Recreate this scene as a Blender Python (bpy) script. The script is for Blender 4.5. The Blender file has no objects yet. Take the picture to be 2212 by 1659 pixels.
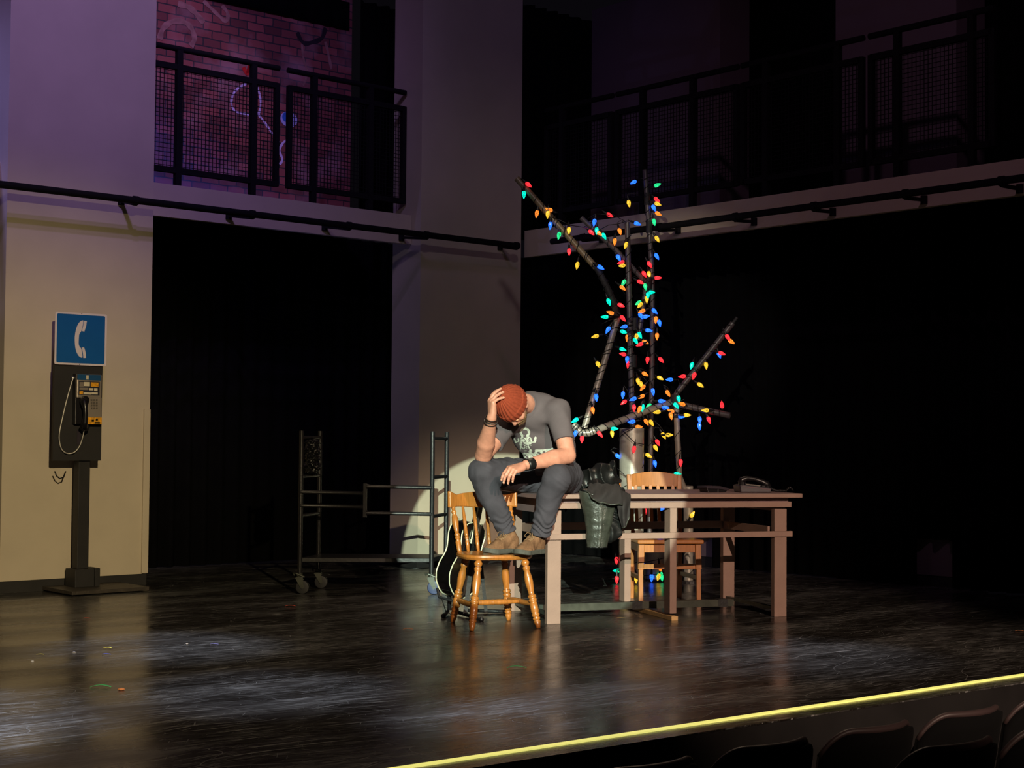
import bpy, bmesh, math, random
import numpy as np
from mathutils import Vector, Matrix
from mathutils.bvhtree import BVHTree
random.seed(7)
S = bpy.context.scene
COL = S.collection
V = Vector

# ------------------------------------------------------------------ camera
CAMH = 1.13
FPX = 3322.0
PITCH = math.atan((950 - 829.5) / FPX)
ROLL = math.atan(0.008)
_f = V((0, math.cos(PITCH), math.sin(PITCH)))
_r0 = V((1, 0, 0)); _u0 = V((0, -math.sin(PITCH), math.cos(PITCH)))
_r = _r0 * math.cos(ROLL) + _u0 * math.sin(ROLL)
_u = -_r0 * math.sin(ROLL) + _u0 * math.cos(ROLL)
CAM = V((0, 0, CAMH))
cd = bpy.data.cameras.new('camera'); cam = bpy.data.objects.new('camera', cd); COL.objects.link(cam)
cd.sensor_fit = 'HORIZONTAL'; cd.sensor_width = 36.0; cd.lens = 36.0 * FPX / 2212.0
cd.clip_start = 0.1; cd.clip_end = 200
m3 = Matrix((_r, _u, -_f)).transposed()
cam.matrix_world = Matrix.Translation(CAM) @ m3.to_4x4()
S.camera = cam

# ------------------------------------------------------------------ world, exposure
w = bpy.data.worlds.new('world'); S.world = w; w.use_nodes = True
w.node_tree.nodes['Background'].inputs[0].default_value = (0.6, 0.5, 0.75, 1)
w.node_tree.nodes['Background'].inputs[1].default_value = 0.004
S.view_settings.view_transform = 'Standard'; S.view_settings.look = 'None'
S.view_settings.exposure = 0.0; S.view_settings.gamma = 1.0; S.view_settings.use_curve_mapping = False

# ------------------------------------------------------------------ room frame: O = corner, E1 along back wall, E2 along right wall to camera
E1 = V((0.752, 0.659, 0)).normalized()
E2 = V((0.659, -0.752, 0)).normalized()
O = V((0.12, 14.36, 0))
def W(a, b, z=0.0):
    """a = metres left of the corner along the back wall, b = metres out from the back wall"""
    p = O - E1 * a + E2 * b
    return V((p.x, p.y, z))

def ray(px, py):
    return (_f + _r * ((px - 1106) / FPX) - _u * ((py - 829.5) / FPX))
def P(px, py, Y):
    d = ray(px, py); return CAM + d * (Y / d.y)
def on_floor(px, py, z=0.0):
    d = ray(px, py); t = (z - CAMH) / d.z; return CAM + d * t
def on_b(px, py, b):
    """point on the plane parallel to the back wall, b out from it -> (a, z)"""
    d = ray(px, py); t = (W(0, b) - CAM).dot(E2) / d.dot(E2); p = CAM + d * t
    return -(p - O).dot(E1), p.z
def on_a(px, py, a):
    """point on the plane parallel to the right wall -> (b, z)"""
    d = ray(px, py); t = (W(a, 0) - CAM).dot(E1) / d.dot(E1); p = CAM + d * t
    return (p - O).dot(E2), p.z

# ------------------------------------------------------------------ stage lights
def spot(name, loc, target, watts, color, angle, blend=0.1, radius=0.05):
    l = bpy.data.lights.new(name, 'SPOT'); l.energy = watts; l.color = color
    l.spot_size = math.radians(angle); l.spot_blend = blend; l.shadow_soft_size = radius
    o = bpy.data.objects.new(name, l); COL.objects.link(o); o.location = loc
    o.rotation_euler = (V(target) - V(loc)).to_track_quat('-Z', 'Y').to_euler()
    return o
spot('follow_spot', (0.55, -20, 7.6), (0.165, 9.5, 0.955), 67000, (0.82, 1.0, 0.80), 3.58, 0.008, 0.02)
spot('warm_front_wash', (6.2, -12, 7.0), (1.25, 9.7, 0.15), 15000, (1.0, 0.72, 0.54), 11.0, 0.75, 0.05)
spot('warm_left_wash', (5.6, -12, 7.0), (-3.4, 11.0, 0.35), 13800, (1.0, 0.79, 0.46), 13.5, 0.95, 0.12)
for k in range(2):
    spot('purple_wash', (-1.0, 4.6, 8.0 + 0.9 * k), (-3.3, 11.3, 5.0), 820, (0.52, 0.33, 1.0), 42, 1.0, 0.12)
spot('purple_corner_wash', (0.2, 6.0, 8.2), (-0.3, 14.0, 4.8), 200, (0.55, 0.38, 1.0), 30, 1.0, 0.15)
spot('blue_side_light', (-7.5, 8.2, 4.6), (-0.9, 13.8, 2.2), 330, (0.34, 0.30, 1.0), 30, 0.9, 0.15)
spot('blue_opening_light', (-2.967, 12.12, 1.9), (-0.91, 13.72, 2.1), 11, (0.34, 0.30, 1.0), 95, 0.6, 0.02)
spot('brick_wash', (-1.6, 9.2, 8.3), (-2.9, 13.2, 4.5), 300, (0.84, 0.56, 1.0), 24, 0.6, 0.1)
spot('plum_gallery_wash', (0.6, 4.0, 7.8), (2.6, 12.6, 3.1), 235, (0.85, 0.45, 0.72), 40, 0.9, 0.15)
spot('soft_front_fill', (1.2, -6, 8.0), (0.1, 14.0, 2.1), 800, (1.0, 0.84, 0.96), 15, 1.0, 0.3)  # added fill without a seen source, lifts the dark corner pillar
# cool breakup of the floor, from overhead
for (x, y, ww, an) in ((-2.6, 6.0, 80, 19), (-1.1, 6.9, 30, 12), (-0.1, 6.3, 32, 9), (0.35, 6.9, 16, 9), (-1.9, 8.3, 26, 13), (-3.4, 7.6, 26, 12), (1.5, 8.2, 16, 15)):
    spot('cool_down_light', (x + 0.4, y + 2.2, 6.6), (x, y, 0), ww * 64, (0.72, 0.80, 1.0), an, 1.0, 0.1)
spot('tree_wash', (-4.6, -12, 7.6), (1.0, 12.2, 2.15), 6500, (1.0, 0.88, 0.70), 5.2, 0.5, 0.05)
spot('amber_down_light', (0.6, 12.0, 7.2), (-0.2, 8.0, 0), 420, (1.0, 0.74, 0.52), 62, 0.9, 0.2)

# ------------------------------------------------------------------ materials
def lin(c):
    return tuple(((v / 255.0) / 12.92 if v / 255.0 < 0.04045 else ((v / 255.0 + 0.055) / 1.055) ** 2.4) for v in c)
def mat(name, col, rough=0.5, metal=0.0, var=0.12, scale=6.0, bump=0.0, bscale=60.0, spec=0.5, stretch=None, srgb=True, coat=0.0):
    m = bpy.data.materials.new(name); m.use_nodes = True
    nt = m.node_tree; b = nt.nodes['Principled BSDF']
    c = lin(col) if srgb else col
    tc = nt.nodes.new('ShaderNodeTexCoord'); mp = nt.nodes.new('ShaderNodeMapping')
    nt.links.new(tc.outputs['Object'], mp.inputs['Vector'])
    if stretch: mp.inputs['Scale'].default_value = stretch
    n = nt.nodes.new('ShaderNodeTexNoise'); n.inputs['Scale'].default_value = scale; n.inputs['Detail'].default_value = 6
    nt.links.new(mp.outputs[0], n.inputs['Vector'])
    r = nt.nodes.new('ShaderNodeValToRGB')
    r.color_ramp.elements[0].position = 0.3; r.color_ramp.elements[1].position = 0.7
    r.color_ramp.elements[0].color = (*[v * (1 - var) for v in c], 1)
    r.color_ramp.elements[1].color = (*[min(1, v * (1 + var)) for v in c], 1)
    nt.links.new(n.outputs['Fac'], r.inputs[0]); nt.links.new(r.outputs[0], b.inputs['Base Color'])
    b.inputs['Roughness'].default_value = rough; b.inputs['Metallic'].default_value = metal
    b.inputs['Specular IOR Level'].default_value = spec
    if coat: b.inputs['Coat Weight'].default_value = coat; b.inputs['Coat Roughness'].default_value = 0.12
    if bump:
        n2 = nt.nodes.new('ShaderNodeTexNoise'); n2.inputs['Scale'].default_value = bscale; n2.inputs['Detail'].default_value = 4
        nt.links.new(mp.outputs[0], n2.inputs['Vector'])
        bp = nt.nodes.new('ShaderNodeBump'); bp.inputs['Strength'].default_value = bump; bp.inputs['Distance'].default_value = 0.01
        nt.links.new(n2.outputs['Fac'], bp.inputs['Height']); nt.links.new(bp.outputs[0], b.inputs['Normal'])
    return m
def glow(name, col, strength, core=0.0):
    m = bpy.data.materials.new(name); m.use_nodes = True
    nt = m.node_tree; b = nt.nodes['Principled BSDF']
    b.inputs['Base Color'].default_value = (*[0.6 * c for c in col], 1); b.inputs['Roughness'].default_value = 0.25
    nz = nt.nodes.new('ShaderNodeTexNoise'); nz.inputs['Scale'].default_value = 160
    tc = nt.nodes.new('ShaderNodeTexCoord'); nt.links.new(tc.outputs['Object'], nz.inputs['Vector'])
    mr = nt.nodes.new('ShaderNodeMapRange'); mr.inputs[1].default_value = 0.35; mr.inputs[2].default_value = 0.65
    mr.inputs[3].default_value = strength * (0.95 if core else 0.35); mr.inputs[4].default_value = strength * (1.05 if core else 2.0)
    nt.links.new(nz.outputs['Fac'], mr.inputs[0]); nt.links.new(mr.outputs[0], b.inputs['Emission Strength'])
    b.inputs['Emission Color'].default_value = (*col, 1)
    return m

M = {}
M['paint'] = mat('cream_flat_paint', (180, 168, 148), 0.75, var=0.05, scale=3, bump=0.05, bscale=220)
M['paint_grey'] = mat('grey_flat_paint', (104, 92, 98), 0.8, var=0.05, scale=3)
M['black_paint'] = mat('black_flat_paint', (26, 24, 24), 0.6, var=0.3, bump=0.05)
M['curtain'] = mat('black_curtain_cloth', (5, 5, 6), 0.95, var=0.3, spec=0.1)
M['blackmetal'] = mat('black_painted_steel', (30, 29, 31), 0.38, metal=0.0, var=0.25, scale=30, bump=0.1)
M['railmetal'] = mat('black_rail_steel', (12, 11, 14), 0.8, var=0.2, spec=0.2)
M['wire'] = mat('black_wire', (16, 16, 17), 0.45, var=0.1)
M['greensteel'] = mat('dark_grey_steel_tube', (70, 72, 64), 0.4, metal=0.3, var=0.25, scale=20)
M['table'] = mat('taupe_painted_wood', (142, 114, 102), 0.62, var=0.07, scale=9, bump=0.12, bscale=90)
M['tabletop'] = mat('mauve_painted_tabletop', (128, 104, 104), 0.5, var=0.12, scale=6, bump=0.1, bscale=60)
M['rawwood'] = mat('bare_pine_wood', (206, 168, 112), 0.6, var=0.12, stretch=(1, 8, 8))
M['pine'] = mat('honey_pine_varnish', (164, 100, 42), 0.34, var=0.22, scale=14, stretch=(6, 6, 0.8), coat=0.2)
M['oak'] = mat('orange_oak_varnish', (160, 98, 44), 0.4, var=0.16, scale=16, stretch=(5, 5, 0.7), coat=0.2)
M['ring'] = mat('scorched_ring_wood', (112, 60, 22), 0.4, var=0.2)
M['skin'] = mat('warm_skin', (196, 132, 110), 0.5, var=0.10, scale=38, bump=0.12, bscale=120)
M['nail'] = mat('fingernail', (226, 176, 150), 0.3, var=0.04)
M['beard'] = mat('short_brown_beard', (120, 88, 56), 0.9, var=0.35, scale=160, bump=0.8, bscale=420)
M['eye'] = mat('closed_eyelid', (196, 136, 104), 0.5, var=0.05)
M['tee'] = mat('charcoal_tshirt_cotton', (94, 83, 86), 0.92, var=0.08, scale=10, bump=0.15, bscale=300, spec=0.2)
M['jeans'] = mat('faded_black_denim', (66, 62, 69), 0.9, var=0.20, scale=9, bump=0.2, bscale=320, spec=0.2)
M['hat'] = mat('rust_orange_knit', (142, 60, 40), 0.95, var=0.12, scale=70, bump=0.3, bscale=420, spec=0.1)
M['boot'] = mat('worn_brown_suede', (120, 86, 62), 0.85, var=0.28, scale=26, bump=0.4, bscale=160, spec=0.2)
M['sole'] = mat('dark_grey_rubber_sole', (74, 72, 66), 0.8, var=0.2, scale=40)
M['lace'] = mat('tan_bootlace', (132, 100, 70), 0.8, var=0.1)
M['leather'] = mat('black_leather', (17, 17, 17), 0.42, var=0.3, scale=20, bump=0.15, bscale=90)
M['wornleather'] = mat('grey_worn_leather', (50, 52, 46), 0.34, var=0.35, scale=18, bump=0.25, bscale=60)
M['lining'] = mat('dark_brown_lining', (32, 26, 27), 0.8, var=0.15, scale=12, bump=0.2)
M['silver'] = mat('polished_metal', (150, 150, 148), 0.35, metal=0.9, var=0.05)
M['print'] = mat('white_shirt_print', (196, 200, 186), 0.9, var=0.25, scale=90)
M['foil'] = mat('brushed_silver_duct', (172, 168, 156), 0.36, metal=0.35, var=0.22, scale=9, bump=0.25, bscale=14)
M['pipe'] = mat('silver_grey_pipe', (140, 132, 122), 0.36, metal=0.15, var=0.18, scale=14, bump=0.08)
M['pipe_dark'] = mat('dull_graphite_pipe', (84, 78, 80), 0.4, metal=0.1, var=0.2, scale=14, bump=0.1)
M['pipe_warm_lit'] = mat('warm_lit_grey_pipe', (132, 118, 92), 0.38, metal=0.1, var=0.18, scale=14, bump=0.1)  # grey pipe with its warm stage light put into the colour
M['tape'] = mat('black_cloth_tape', (34, 33, 34), 0.7, var=0.3, scale=60, bump=0.4)
M['plastic'] = mat('black_plastic', (22, 21, 24), 0.3, var=0.15)
M['plasticmauve'] = mat('worn_black_plastic', (46, 40, 48), 0.4, var=0.15)
M['guitar'] = mat('gloss_black_lacquer', (10, 8, 8), 0.08, var=0.2, coat=0.8)
M['binding'] = mat('cream_binding', (226, 222, 190), 0.4, var=0.04)
M['rosewood'] = mat('dark_rosewood', (44, 28, 20), 0.5, var=0.3, stretch=(1, 1, 8))
M['sign_blue'] = mat('sign_blue', (8, 84, 150), 0.4, var=0.04)
M['sign_white'] = mat('sign_white', (206, 196, 200), 0.45, var=0.05)
M['phone_grey'] = mat('brushed_steel_phone_face', (150, 140, 128), 0.4, metal=0.5, var=0.08)
M['phone_blue'] = mat('phone_blue', (20, 70, 110), 0.4, var=0.06)
M['phone_yellow'] = mat('phone_yellow', (214, 150, 20), 0.5, var=0.35, scale=60)
M['card'] = mat('off_white_card', (196, 186, 160), 0.6, var=0.08)
M['darkcard'] = mat('dark_instruction_card', (30, 34, 48), 0.4, var=0.2)
M['key'] = mat('grey_key', (84, 78, 70), 0.4, var=0.1)
M['basewood'] = mat('black_stained_board', (52, 46, 40), 0.5, var=0.35, scale=20, bump=0.3)
M['tapeline'] = glow('yellow_glow_strip', (1.0, 0.93, 0.24), 0.78, 1)
M['wheel'] = mat('black_rubber_wheel', (24, 24, 26), 0.5, var=0.1)
M['wheelblue'] = mat('blue_rubber_wheel', (26, 42, 88), 0.45, var=0.1)
M['bag'] = mat('crumpled_black_plastic', (16, 16, 17), 0.2, var=0.3, bump=1.0, bscale=26)
M['seatcloth'] = mat('dark_seat_upholstery', (6, 6, 7), 0.95, var=0.2, spec=0.2)
M['seatrim'] = mat('dark_red_brown_seat_rim', (64, 50, 50), 0.5, var=0.15)
M['band'] = mat('dark_brown_leather_band', (40, 26, 22), 0.45, var=0.2)

# ------------------------------------------------------------------ floor and brick materials
def floor_mat():
    m = bpy.data.materials.new('scuffed_black_stage_floor'); m.use_nodes = True
    nt = m.node_tree; N = nt.nodes; L = nt.links; b = N['Principled BSDF']
    geo = N.new('ShaderNodeNewGeometry')
    def mp(scale, rot=0.0, loc=(0, 0, 0), src=None):
        q = N.new('ShaderNodeMapping'); q.inputs['Scale'].default_value = scale; q.inputs['Rotation'].default_value = (0, 0, rot)
        q.inputs['Location'].default_value = loc
        L.new(src or geo.outputs['Position'], q.inputs['Vector']); return q.outputs[0]
    def noise(vec, s, d=5, rough=0.55, dist=0.0):
        n = N.new('ShaderNodeTexNoise'); n.inputs['Scale'].default_value = s; n.inputs['Detail'].default_value = d
        n.inputs['Roughness'].default_value = rough; n.inputs['Distortion'].default_value = dist; L.new(vec, n.inputs['Vector']); return n.outputs['Fac']
    def mr(v, a, bb, c, d):
        q = N.new('ShaderNodeMapRange'); q.inputs[1].default_value = a; q.inputs[2].default_value = bb
        q.inputs[3].default_value = c; q.inputs[4].default_value = d; L.new(v, q.inputs[0]); return q.outputs[0]
    def ma(op, x, y):
        q = N.new('ShaderNodeMath'); q.operation = op
        for i, v in enumerate((x, y)):
            if isinstance(v, (int, float)): q.inputs[i].default_value = v
            else: L.new(v, q.inputs[i])
        return q.outputs[0]
    wn = N.new('ShaderNodeTexNoise'); wn.inputs['Scale'].default_value = 0.9; L.new(geo.outputs['Position'], wn.inputs['Vector'])
    vm = N.new('ShaderNodeVectorMath'); vm.operation = 'MULTIPLY_ADD'; vm.inputs[1].default_value = (0.22, 0.22, 0)
    L.new(wn.outputs['Color'], vm.inputs[0]); L.new(geo.outputs['Position'], vm.inputs[2])
    warped = vm.outputs[0]
    def ani(ang, su, sv, loc=(0, 0, 0), src=None):      # turn by ang, then stretch: long axis lies along ang
        return mp((su, sv, 1), 0, loc, mp((1, 1, 1), -math.radians(ang), (0, 0, 0), src or geo.outputs['Position']))
    scr = None
    for i, (ang, su, sv, lo_, hi_, amt, ms) in enumerate(((36, 1.6, 62, 0.66, 0.72, 0.75, 1.4), (28, 2.6, 80, 0.64, 0.70, 0.6, 2.2), (48, 3.0, 95, 0.66, 0.71, 0.55, 2.6), (12, 3.4, 90, 0.67, 0.73, 0.6, 1.8), (62, 4.5, 95, 0.68, 0.74, 0.5, 2.4), (-25, 4.5, 85, 0.69, 0.74, 0.5, 2.0), (95, 6.0, 90, 0.70, 0.75, 0.45, 3.0), (140, 6.0, 90, 0.70, 0.75, 0.45, 2.6))):
        line = mr(noise(ani(ang, su, sv, (i * 3.1, i * 1.7, 0), warped), 1.0, 1.5, 0.5), lo_, hi_, 0.0, amt)
        mask = mr(noise(mp((1, 1, 1), 0, (i * 5.3, 2.2 * i, 0)), ms, 3), 0.40, 0.60, 0.15, 1.0)
        line = ma('MULTIPLY', line, mask); scr = line if scr is None else ma('MAXIMUM', scr, line)
    # a few long hairline scuffs
    for i, (ang, su, sv) in enumerate(((33, 0.35, 3.2), (52, 1.1, 3.0))):
        n = noise(ani(ang, su, sv, (i * 7.7, 3.3, 0), warped), 1.0, 1, 0.5)
        line = ma('MULTIPLY', mr(ma('ABSOLUTE', ma('SUBTRACT', n, 0.5), 0), 0.0, 0.0028, 0.5, 0.0), mr(noise(mp((1, 1, 1), 0, (i * 4.3, 9, 0)), 1.9, 3), 0.50, 0.6, 0.0, 1.0)); scr = ma('MAXIMUM', scr, line)
    grain = mr(noise(ani(36, 5, 34, (0, 0, 0), warped), 1.0, 9, 0.78), 0.47, 0.72, 0.0, 1.0)
    blot = mr(noise(ani(40, 0.55, 2.0), 1.0, 4, 0.6), 0.46, 0.68, 0.0, 1.0)
    specks = mr(noise(mp((1, 1, 1)), 75, 2), 0.70, 0.76, 0.0, 0.9)
    dust = ma('MULTIPLY', grain, ma('ADD', ma('MULTIPLY', blot, 0.34), 0.10))
    tot = ma('ADD', ma('ADD', ma('MULTIPLY', scr, 0.50), dust), ma('ADD', ma('MULTIPLY', specks, 0.35), ma('MULTIPLY', blot, 0.05)))
    mx = N.new('ShaderNodeMix'); mx.data_type = 'RGBA'; mx.clamp_factor = True
    L.new(tot, mx.inputs[0]); mx.inputs[6].default_value = (0.014, 0.0115, 0.0095, 1); mx.inputs[7].default_value = (0.70, 0.71, 0.70, 1)
    L.new(mx.outputs[2], b.inputs['Base Color'])
    rg = ma('ADD', mr(noise(ani(38, 0.6, 2.2, (4, 1, 0)), 1.0, 5), 0.35, 0.7, 0.16, 0.34), ma('MULTIPLY', tot, 0.35))
    L.new(rg, b.inputs['Roughness']); b.inputs['Specular IOR Level'].default_value = 0.5
    bp = N.new('ShaderNodeBump'); bp.inputs['Strength'].default_value = 0.10; bp.inputs['Distance'].default_value = 0.01
    L.new(noise(ani(38, 2, 12), 3.0, 5), bp.inputs['Height']); L.new(bp.outputs[0], b.inputs['Normal'])
    return m
M['floor'] = floor_mat()

def brick_mat():
    m = bpy.data.materials.new('graffitied_red_brick'); m.use_nodes = True
    nt = m.node_tree; N = nt.nodes; L = nt.links; b = N['Principled BSDF']
    tc = N.new('ShaderNodeTexCoord')
    wn = N.new('ShaderNodeTexNoise'); wn.inputs['Scale'].default_value = 9; L.new(tc.outputs['Object'], wn.inputs['Vector'])
    vm = N.new('ShaderNodeVectorMath'); vm.operation = 'MULTIPLY_ADD'; vm.inputs[1].default_value = (0.02, 0.02, 0.02)
    L.new(wn.outputs['Color'], vm.inputs[0]); L.new(tc.outputs['Object'], vm.inputs[2])
    sx = N.new('ShaderNodeSeparateXYZ'); L.new(vm.outputs[0], sx.inputs[0])
    cb = N.new('ShaderNodeCombineXYZ'); L.new(sx.outputs['X'], cb.inputs[0]); L.new(sx.outputs['Z'], cb.inputs[1])
    br = N.new('ShaderNodeTexBrick'); br.inputs['Scale'].default_value = 1.0
    br.inputs['Brick Width'].default_value = 0.185; br.inputs['Row Height'].default_value = 0.078; br.inputs['Mortar Size'].default_value = 0.006
    br.inputs['Color1'].default_value = (*lin((150, 80, 78)), 1); br.inputs['Color2'].default_value = (*lin((96, 50, 52)), 1); br.inputs['Mortar'].default_value = (0.03, 0.025, 0.03, 1)
    L.new(cb.outputs[0], br.inputs['Vector'])
    n = N.new('ShaderNodeTexNoise'); n.inputs['Scale'].default_value = 2.2; n.inputs['Detail'].default_value = 7; L.new(tc.outputs['Object'], n.inputs['Vector'])
    cr = N.new('ShaderNodeMapRange'); cr.inputs[1].default_value = 0.50; cr.inputs[2].default_value = 0.70; cr.inputs[3].default_value = 0.0; cr.inputs[4].default_value = 0.45
    L.new(n.outputs['Fac'], cr.inputs[0])
    mx = N.new('ShaderNodeMix'); mx.data_type = 'RGBA'; L.new(cr.outputs[0], mx.inputs[0]); L.new(br.outputs['Color'], mx.inputs[6]); mx.inputs[7].default_value = (*lin((182, 150, 158)), 1)
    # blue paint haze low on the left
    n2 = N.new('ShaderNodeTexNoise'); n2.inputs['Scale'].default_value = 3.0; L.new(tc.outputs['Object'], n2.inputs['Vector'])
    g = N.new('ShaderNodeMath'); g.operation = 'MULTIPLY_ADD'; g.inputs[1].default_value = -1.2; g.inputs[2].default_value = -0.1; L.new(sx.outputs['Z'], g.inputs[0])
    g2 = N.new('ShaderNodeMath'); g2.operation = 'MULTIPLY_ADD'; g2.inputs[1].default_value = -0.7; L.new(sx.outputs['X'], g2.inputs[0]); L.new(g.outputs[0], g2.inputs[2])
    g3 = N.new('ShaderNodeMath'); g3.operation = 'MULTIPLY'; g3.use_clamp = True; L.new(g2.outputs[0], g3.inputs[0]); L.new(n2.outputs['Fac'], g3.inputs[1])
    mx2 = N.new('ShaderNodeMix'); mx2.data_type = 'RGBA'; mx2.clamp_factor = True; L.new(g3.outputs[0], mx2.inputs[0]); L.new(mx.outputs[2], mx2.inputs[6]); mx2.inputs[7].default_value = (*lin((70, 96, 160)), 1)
    L.new(mx2.outputs[2], b.inputs['Base Color']); b.inputs['Roughness'].default_value = 0.85
    bp = N.new('ShaderNodeBump'); bp.inputs['Strength'].default_value = 0.5; bp.inputs['Distance'].default_value = 0.01; bp.invert = True
    L.new(br.outputs['Fac'], bp.inputs['Height']); L.new(bp.outputs[0], b.inputs['Normal'])
    return m
M['brick'] = brick_mat()

# ------------------------------------------------------------------ builders
WPOS = {}
def rot_to(d):
    return V(d).normalized().to_track_quat('Z', 'Y').to_matrix()
def basis(x, y, z):
    return Matrix((V(x).normalized(), V(y).normalized(), V(z).normalized())).transposed()
class MB:
    def __init__(s): s.bm = bmesh.new()
    def _ring(s, pts): return [s.bm.verts.new(p) for p in pts]
    def box(s, c, size, R=None):
        R = R or Matrix.Identity(3); c = V(c); h = V(size) / 2
        vs = [s.bm.verts.new(c + R @ V((x * h.x, y * h.y, z * h.z))) for x in (-1, 1) for y in (-1, 1) for z in (-1, 1)]
        for f in ((0, 1, 3, 2), (4, 6, 7, 5), (0, 4, 5, 1), (2, 3, 7, 6), (0, 2, 6, 4), (1, 5, 7, 3)):
            s.bm.faces.new([vs[i] for i in f])
        return s
    def beam(s, p0, p1, w, h, up=(0, 0, 1)):
        p0, p1 = V(p0), V(p1); d = (p1 - p0); y = d.normalized(); x = y.cross(V(up)).normalized(); z = x.cross(y)
        return s.box((p0 + p1) / 2, (w, d.length, h), basis(x, y, z))
    def lathe(s, p0, p1, prof, seg=16, caps=True):
        """prof: list of (t 0..1 along p0->p1, radius)"""
        p0, p1 = V(p0), V(p1); R = rot_to(p1 - p0); L = (p1 - p0).length; rings = []
        for t, r in prof:
            rings.append(s._ring([p0 + R @ V((r * math.cos(2 * math.pi * k / seg), r * math.sin(2 * math.pi * k / seg), t * L)) for k in range(seg)]))
        for a, b in zip(rings, rings[1:]):
            for k in range(seg):
                s.bm.faces.new((a[k], a[(k + 1) % seg], b[(k + 1) % seg], b[k]))
        if caps:
            s.bm.faces.new(list(reversed(rings[0]))); s.bm.faces.new(rings[-1])
        return s
    def cyl(s, p0, p1, r, r1=None, seg=14, caps=True):
        return s.lathe(p0, p1, ((0, r), (1, r if r1 is None else r1)), seg, caps)
    def pipe(s, p0, p1, r, wall=0.006, seg=18):
        """open-ended hollow pipe"""
        p0, p1 = V(p0), V(p1); R = rot_to(p1 - p0); L = (p1 - p0).length
        loops = [(0, r - wall), (0, r), (L, r), (L, r - wall)]
        rings = [s._ring([p0 + R @ V((q * math.cos(2 * math.pi * k / seg), q * math.sin(2 * math.pi * k / seg), t)) for k in range(seg)]) for t, q in loops]
        for i in range(4):
            a, b = rings[i], rings[(i + 1) % 4]
            for k in range(seg): s.bm.faces.new((a[k], a[(k + 1) % seg], b[(k + 1) % seg], b[k]))
        return s
    def tube(s, pts, r, seg=8, caps=True, closed=False):
        pts = [V(p) for p in pts]; n = len(pts); rings = []
        up = V((0, 0, 1)); prev = None
        for i, p in enumerate(pts):
            t = (pts[(i + 1) % n] - pts[i - 1]) if (closed or 0 < i < n - 1) else (pts[1] - pts[0] if i == 0 else pts[-1] - pts[-2])
            t = t.normalized() if t.length > 1e-9 else V((0, 0, 1))
            if prev is None:
                x = t.cross(up)
                if x.length < 1e-3: x = t.cross(V((0, 1, 0)))
                x.normalize()
            else:
                x = prev - t * prev.dot(t)
                x = x.normalized() if x.length > 1e-6 else t.orthogonal().normalized()
            prev = x; y = t.cross(x)
            rr = r[i] if isinstance(r, (list, tuple)) else r
            rings.append(s._ring([p + x * rr * math.cos(2 * math.pi * k / seg) + y * rr * math.sin(2 * math.pi * k / seg) for k in range(seg)]))
        pr = list(zip(rings, rings[1:])) + ([(rings[-1], rings[0])] if closed else [])
        for a, b in pr:
            for k in range(seg): s.bm.faces.new((a[k], a[(k + 1) % seg], b[(k + 1) % seg], b[k]))
        if caps and not closed:
            s.bm.faces.new(list(reversed(rings[0]))); s.bm.faces.new(rings[-1])
        return s
    def prism(s, poly, thick, c, X, Y, hole=None):
        """poly 2D in plane (X,Y) at c, extruded by thick along X x Y"""
        c, X, Y = V(c), V(X).normalized(), V(Y).normalized(); Z = X.cross(Y).normalized()
        a = s._ring([c + X * p[0] + Y * p[1] for p in poly]); b = s._ring([c + X * p[0] + Y * p[1] + Z * thick for p in poly])
        n = len(poly)
        for k in range(n): s.bm.faces.new((a[k], a[(k + 1) % n], b[(k + 1) % n], b[k]))
        s.bm.faces.new(list(reversed(a))); s.bm.faces.new(b)
        return s
    def ball(s, c, r, R=None, seg=14, rings=9):
        r = V((r, r, r)) if isinstance(r, (int, float)) else V(r); R = R or Matrix.Identity(3); c = V(c); rg = []
        for i in range(1, rings):
            th = math.pi * i / rings
            rg.append(s._ring([c + R @ V((r.x * math.sin(th) * math.cos(2 * math.pi * k / seg), r.y * math.sin(th) * math.sin(2 * math.pi * k / seg), r.z * math.cos(th))) for k in range(seg)]))
        t = s.bm.verts.new(c + R @ V((0, 0, r.z))); q = s.bm.verts.new(c - R @ V((0, 0, r.z)))
        for k in range(seg):
            s.bm.faces.new((t, rg[0][k], rg[0][(k + 1) % seg])); s.bm.faces.new((q, rg[-1][(k + 1) % seg], rg[-1][k]))
            for i in range(len(rg) - 1): s.bm.faces.new((rg[i][k], rg[i + 1][k], rg[i + 1][(k + 1) % seg], rg[i][(k + 1) % seg]))
        return s
    def grid(s, fn, nu, nv, closed_u=False):
        vs = [[s.bm.verts.new(fn(i / (nu if closed_u else nu - 1), j / (nv - 1))) for j in range(nv)] for i in range(nu)]
        for i in range(nu if closed_u else nu - 1):
            for j in range(nv - 1):
                s.bm.faces.new((vs[i][j], vs[(i + 1) % nu][j], vs[(i + 1) % nu][j + 1], vs[i][j + 1]))
        return s
    def build(s, name, m, parent=None, bevel=0.0, smooth=False, solid=0.0, origin=None):
        bmesh.ops.recalc_face_normals(s.bm, faces=s.bm.faces)
        me = bpy.data.meshes.new(name)
        co = [v.co for v in s.bm.verts]
        c = V(((min(p.x for p in co) + max(p.x for p in co)) / 2, (min(p.y for p in co) + max(p.y for p in co)) / 2, (min(p.z for p in co) + max(p.z for p in co)) / 2)) if origin is None else V(origin)
        for v in s.bm.verts: v.co -= c
        s.bm.to_mesh(me); s.bm.free()
        return finish(name, me, c, m, parent, bevel, smooth, solid)
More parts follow.
